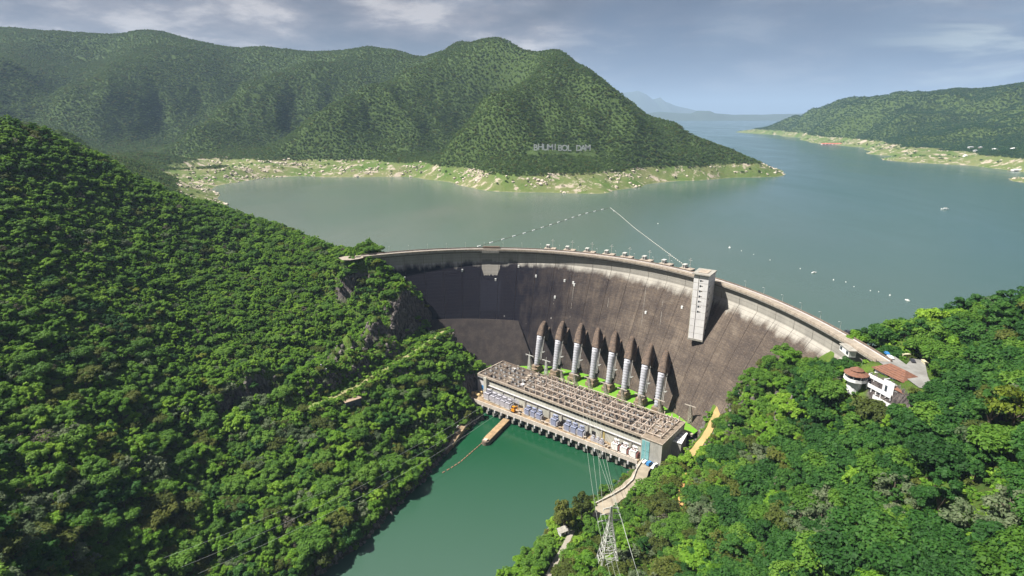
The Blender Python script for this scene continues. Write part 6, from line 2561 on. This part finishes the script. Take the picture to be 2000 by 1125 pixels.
def forest(name, pts, kinds, scales, rots, meshes, label, zmul=None):
    """massed forest: tree meshes placed on points by geometry nodes"""
    pc = bpy.data.collections.new(name + '_kinds')
    for i, me in enumerate(meshes):
        o = bpy.data.objects.new(f'{i:03d}', me)
        pc.objects.link(o)
    me = bpy.data.meshes.new(name)
    me.vertices.add(len(pts))
    me.vertices.foreach_set('co', np.ascontiguousarray(pts, dtype=np.float32).ravel())
    for nm, ty, dat in (('kind', 'INT', kinds.astype(np.int32)), ('size', 'FLOAT', scales.astype(np.float32)), ('turn', 'FLOAT', rots.astype(np.float32))):
        at = me.attributes.new(nm, ty, 'POINT')
        at.data.foreach_set('value', dat)
    me.update()
    o = put(name, me)
    ng = bpy.data.node_groups.new(name, 'GeometryNodeTree')
    ng.interface.new_socket('Geometry', in_out='INPUT', socket_type='NodeSocketGeometry')
    ng.interface.new_socket('Geometry', in_out='OUTPUT', socket_type='NodeSocketGeometry')
    N = ng.nodes
    gi, go = N.new('NodeGroupInput'), N.new('NodeGroupOutput')
    ci = N.new('GeometryNodeCollectionInfo')
    ci.inputs['Collection'].default_value = pc
    ci.inputs['Separate Children'].default_value = True
    ci.inputs['Reset Children'].default_value = True
    ip = N.new('GeometryNodeInstanceOnPoints')
    ip.inputs['Pick Instance'].default_value = True

    def attr(nm, ty):
        a_ = N.new('GeometryNodeInputNamedAttribute')
        a_.data_type = ty
        a_.inputs['Name'].default_value = nm
        return a_.outputs[0]
    cb = N.new('ShaderNodeCombineXYZ')
    ng.links.new(attr('turn', 'FLOAT'), cb.inputs[2])
    ng.links.new(gi.outputs[0], ip.inputs['Points'])
    ng.links.new(ci.outputs[0], ip.inputs['Instance'])
    ng.links.new(attr('kind', 'INT'), ip.inputs['Instance Index'])
    ng.links.new(cb.outputs[0], ip.inputs['Rotation'])
    ng.links.new(attr('size', 'FLOAT'), ip.inputs['Scale'])
    ng.links.new(ip.outputs[0], go.inputs[0])
    md = o.modifiers.new('forest', 'NODES')
    md.node_group = ng
    return tag(o, label, 'forest', kind='stuff')


jm = [proto(s_[0], s_[1], s_[2])[2] for s_ in NEAR_KINDS]
for nm, sel, lab in (('left_bank_forest', mass & ~RIGHT, 'dense yellow-green forest covering the hillside left of the dam'), ('right_bank_forest', mass & RIGHT, 'dense dark and light green forest covering the slope right of the powerhouse')):
    forest(nm, NP[sel, :3], KIND[sel], SCALE[sel], ROT[sel], jm, lab)

# far forests
def far_points(region, step0, seed):
    """points evenly spread as seen at their range: spacing grows slowly with distance"""
    out = []
    r = np.random.default_rng(seed)
    for (y0, y1, step) in region['rows']:
        P = jitter_grid(region['x0'], region['x1'], y0, y1, step, seed + int(y0))
        ang = np.degrees(np.arctan2(P[:, 0], P[:, 1]))
        P = P[(np.abs(ang) < 46)]
        if region['side'] == 'right':
            P = P[P[:, 0] > np.interp(P[:, 1], [600, 1500, 6000], [800, 1100, 1900])]
        else:
            P = P[P[:, 0] < np.interp(P[:, 1], [600, 1500, 6000], [800, 1100, 1900])]
        rr_ = np.hypot(P[:, 0], P[:, 1])
        P = P[rr_ > 880]
        z = ground(P)
        edge = 121 + fbm(P[:, 0] / 60, P[:, 1] / 60, 61, 3) * 3.0
        sparse = (z > 99) & (z < edge) & (r.random(len(P)) < 0.035)
        ok = (z > edge) | sparse
        # gaps: rock slabs and the sign clearing
        gap = fbm(P[:, 0] / 45, P[:, 1] / 45, 91, 3)
        ok &= ~(gap > 0.66)
        sd = np.array([SIGN_A, SIGN_B])
        d, _ = seg_dist(P, np.array([SIGN_A - [8, 0, 0], SIGN_B + [8, 0, 0]]))
        ok &= ~((d < 13) & (P[:, 1] < np.interp(P[:, 0], [SIGN_A[0], SIGN_B[0]], [SIGN_A[1], SIGN_B[1]]) + 7))
        P, z = P[ok], z[ok]
        v = visible(np.c_[P, z], 10, 6, 70)
        out.append(np.c_[P[v], z[v]])
    return np.vstack(out)


mp = far_points(dict(x0=-3400, x1=1300, side='left', rows=[(620, 1500, 6.4), (1500, 2000, 7.2), (2000, 2700, 8.6), (2700, 3500, 10.5)]), 8, 100)
hp = far_points(dict(x0=900, x1=5200, side='right', rows=[(1300, 2200, 8.4), (2200, 3200, 10.2), (3200, 5900, 13.0)]), 9, 200)
print('far trees', len(mp), len(hp))
for nm, P, mats, lab, s0 in (('mountain_forest', mp, (leaf_far, leaf_far, leaf_olive), 'olive green dry forest covering the mountain behind the lake', 300),
                             ('headland_forest', hp, (leaf_far_blue, leaf_far_blue, leaf_far), 'dark blue-green forest covering the far right headland', 400)):
    ms = []
    for q, mt in enumerate(mats):
        ms += far_protos(mt, s0 + q * 10)
    n = len(P)
    kd = rng.choice(len(ms), n, p=[.15, .15, .14, .15, .15, .14, .04, .04, .04])
    dd = np.hypot(P[:, 0], P[:, 1])
    sc = (0.55 + 0.5 * rng.random(n)) * np.interp(dd, [900, 2000, 3000, 5500], [0.95, 1.05, 1.25, 1.55])
    forest(nm, P, kd, sc, rng.uniform(0, 6.28, n), ms, lab)

# pale boulders along the drawn-down shore
def rocks():
    r = np.random.default_rng(8)
    P = np.vstack([jitter_grid(-900, 1300, 1000, 1900, 7.5, 55), jitter_grid(900, 3400, 1400, 3600, 13.0, 56)])
    ang = np.degrees(np.arctan2(P[:, 0], P[:, 1]))
    P = P[np.abs(ang) < 44]
    z = ground(P)
    dens = fbm(P[:, 0] / 38, P[:, 1] / 38, 71, 3)
    ok = (z > 91.5) & (z < 124) & ((dens > 0.24) | (r.random(len(P)) < 0.06)) & (r.random(len(P)) < 0.7)
    P, z = P[ok], z[ok]
    v = visible(np.c_[P, z], 2, 3, 60)
    P, z = P[v], z[v]
    ms = []
    rm = worn('pale_rock', (0.58, 0.51, 0.43), (0.40, 0.34, 0.28), 0.2)
    for i in range(5):
        ms.append(MB().blob((0, 0, 0.2), (1.6, 1.2, 1.0), 900 + i, 0.35, 7, 5).mesh('boulder', rm))
    n = len(P)
    print('rocks', n)
    forest('shore_boulders', np.c_[P, z], rng.integers(0, 5, n), 0.7 + 2.6 * rng.random(n) ** 2.2, rng.uniform(0, 6.28, n), ms, 'pale boulders strewn along the bare drawn-down lake shore')['category'] = 'boulders'


rocks()


def near_rocks():
    """broken rock on cliffs and along the tail water"""
    r = np.random.default_rng(18)
    P = jitter_grid(-260, 200, 150, 560, 3.4, 57)
    z = ground(P)
    nz = ground_normal_z(P)
    s, t_ = ph_local(P)
    dx, dy = P[:, 0] - DC[0], P[:, 1] - DC[1]
    rc = np.hypot(dx, dy)
    thd = np.degrees(np.arctan2(dy, dx))
    ok = (((z > -1) & (z < 3.0)) | (nz < 0.56)) & ~((s > -3) & (s < 186) & (t_ > -20) & (t_ < 90)) & (rc < dam_R(thd) - dam_off(np.clip(z, 0, 119)) - 2) & (z < 110)
    P, z = P[ok], z[ok]
    v = visible(np.c_[P, z], 2, 6, 60)
    P, z = P[v], z[v]
    rm = worn('dark_rock', (0.17, 0.15, 0.14), (0.08, 0.07, 0.068), 0.5)
    ms = [MB().blob((0, 0, 0), (1.5, 1.3, 1.6), 950 + i, 0.35, 7, 5).mesh('rock', rm) for i in range(5)]
    n = len(P)
    print('near rocks', n)
    forest('bank_rocks', np.c_[P, z], rng.integers(0, 5, n), 0.6 + 1.0 * rng.random(n), rng.uniform(0, 6.28, n), ms, 'dark broken rocks on the cut cliffs and along the tail water edge')['category'] = 'rocks'


near_rocks()


def undergrowth():
    """low bushes and tall grass filling the gaps between near trees"""
    P = jitter_grid(-460, 440, 110, 700, 3.7, 77)
    z = ground(P)
    P3 = np.c_[P, z]
    px, py, f = project(P3)
    nz = ground_normal_z(P)
    s, t_ = ph_local(P)
    ok = (px > -100) & (px < 2400) & (py < 1300) & (z > 1.2) & (nz > 0.34) & ~((seg_dist(P, cliff_line)[0] < 8) & (nz < 0.62))
    b = blocked_near(P, z)
    d1 = seg_dist(P, bench)[0] < 1.6
    d2 = seg_dist(P, bank)[0] < 7.5
    d3 = seg_dist(P, track)[0] < 2.8
    d4 = seg_dist(P, dirtp)[0] < 3.6
    pl_ = poly_dist(P, plaza) < 2
    dx, dy = P[:, 0] - DC[0], P[:, 1] - DC[1]
    rc = np.hypot(dx, dy)
    thd = np.degrees(np.arctan2(dy, dx))
    arc = (thd > TH0 - 3) & (thd < TH1 + 2)
    dm = arc & (rc > dam_R(thd) - dam_off(np.clip(z, 0, 119)) - 1.5) & (rc < dam_R(thd) + 9)
    phm = (s > -2) & (s < 184) & (t_ > -20) & (t_ < 100) & (z < 60)
    rest = np.hypot(P[:, 0] - rest_xy[0][0], P[:, 1] - rest_xy[0][1]) < 15
    ok &= ~(d1 | d2 | d3 | d4 | pl_ | dm | phm | rest)
    ok &= ~((rc > dam_R(thd)) & (P[:, 0] > 200) & (z < 96))
    P, z = P[ok], z[ok]
    v = visible(np.c_[P, z], 3, 5, 60)
    P, z = P[v], z[v]
    ms = [crown_mesh('shrub', m_, 700 + i, R=2.4, H=2.2, base=-0.3, lobes=7, leaves=34, leaf=0.42) for i, m_ in enumerate((leaf_bright, leaf_mid, leaf_bright, leaf_olive))]
    n = len(P)
    print('undergrowth', n)
    forest('undergrowth', np.c_[P, z], rng.integers(0, 4, n), 0.7 + 0.9 * rng.random(n), rng.uniform(0, 6.28, n), ms, 'low bushes and creepers filling the gaps on both banks')['category'] = 'undergrowth'


undergrowth()
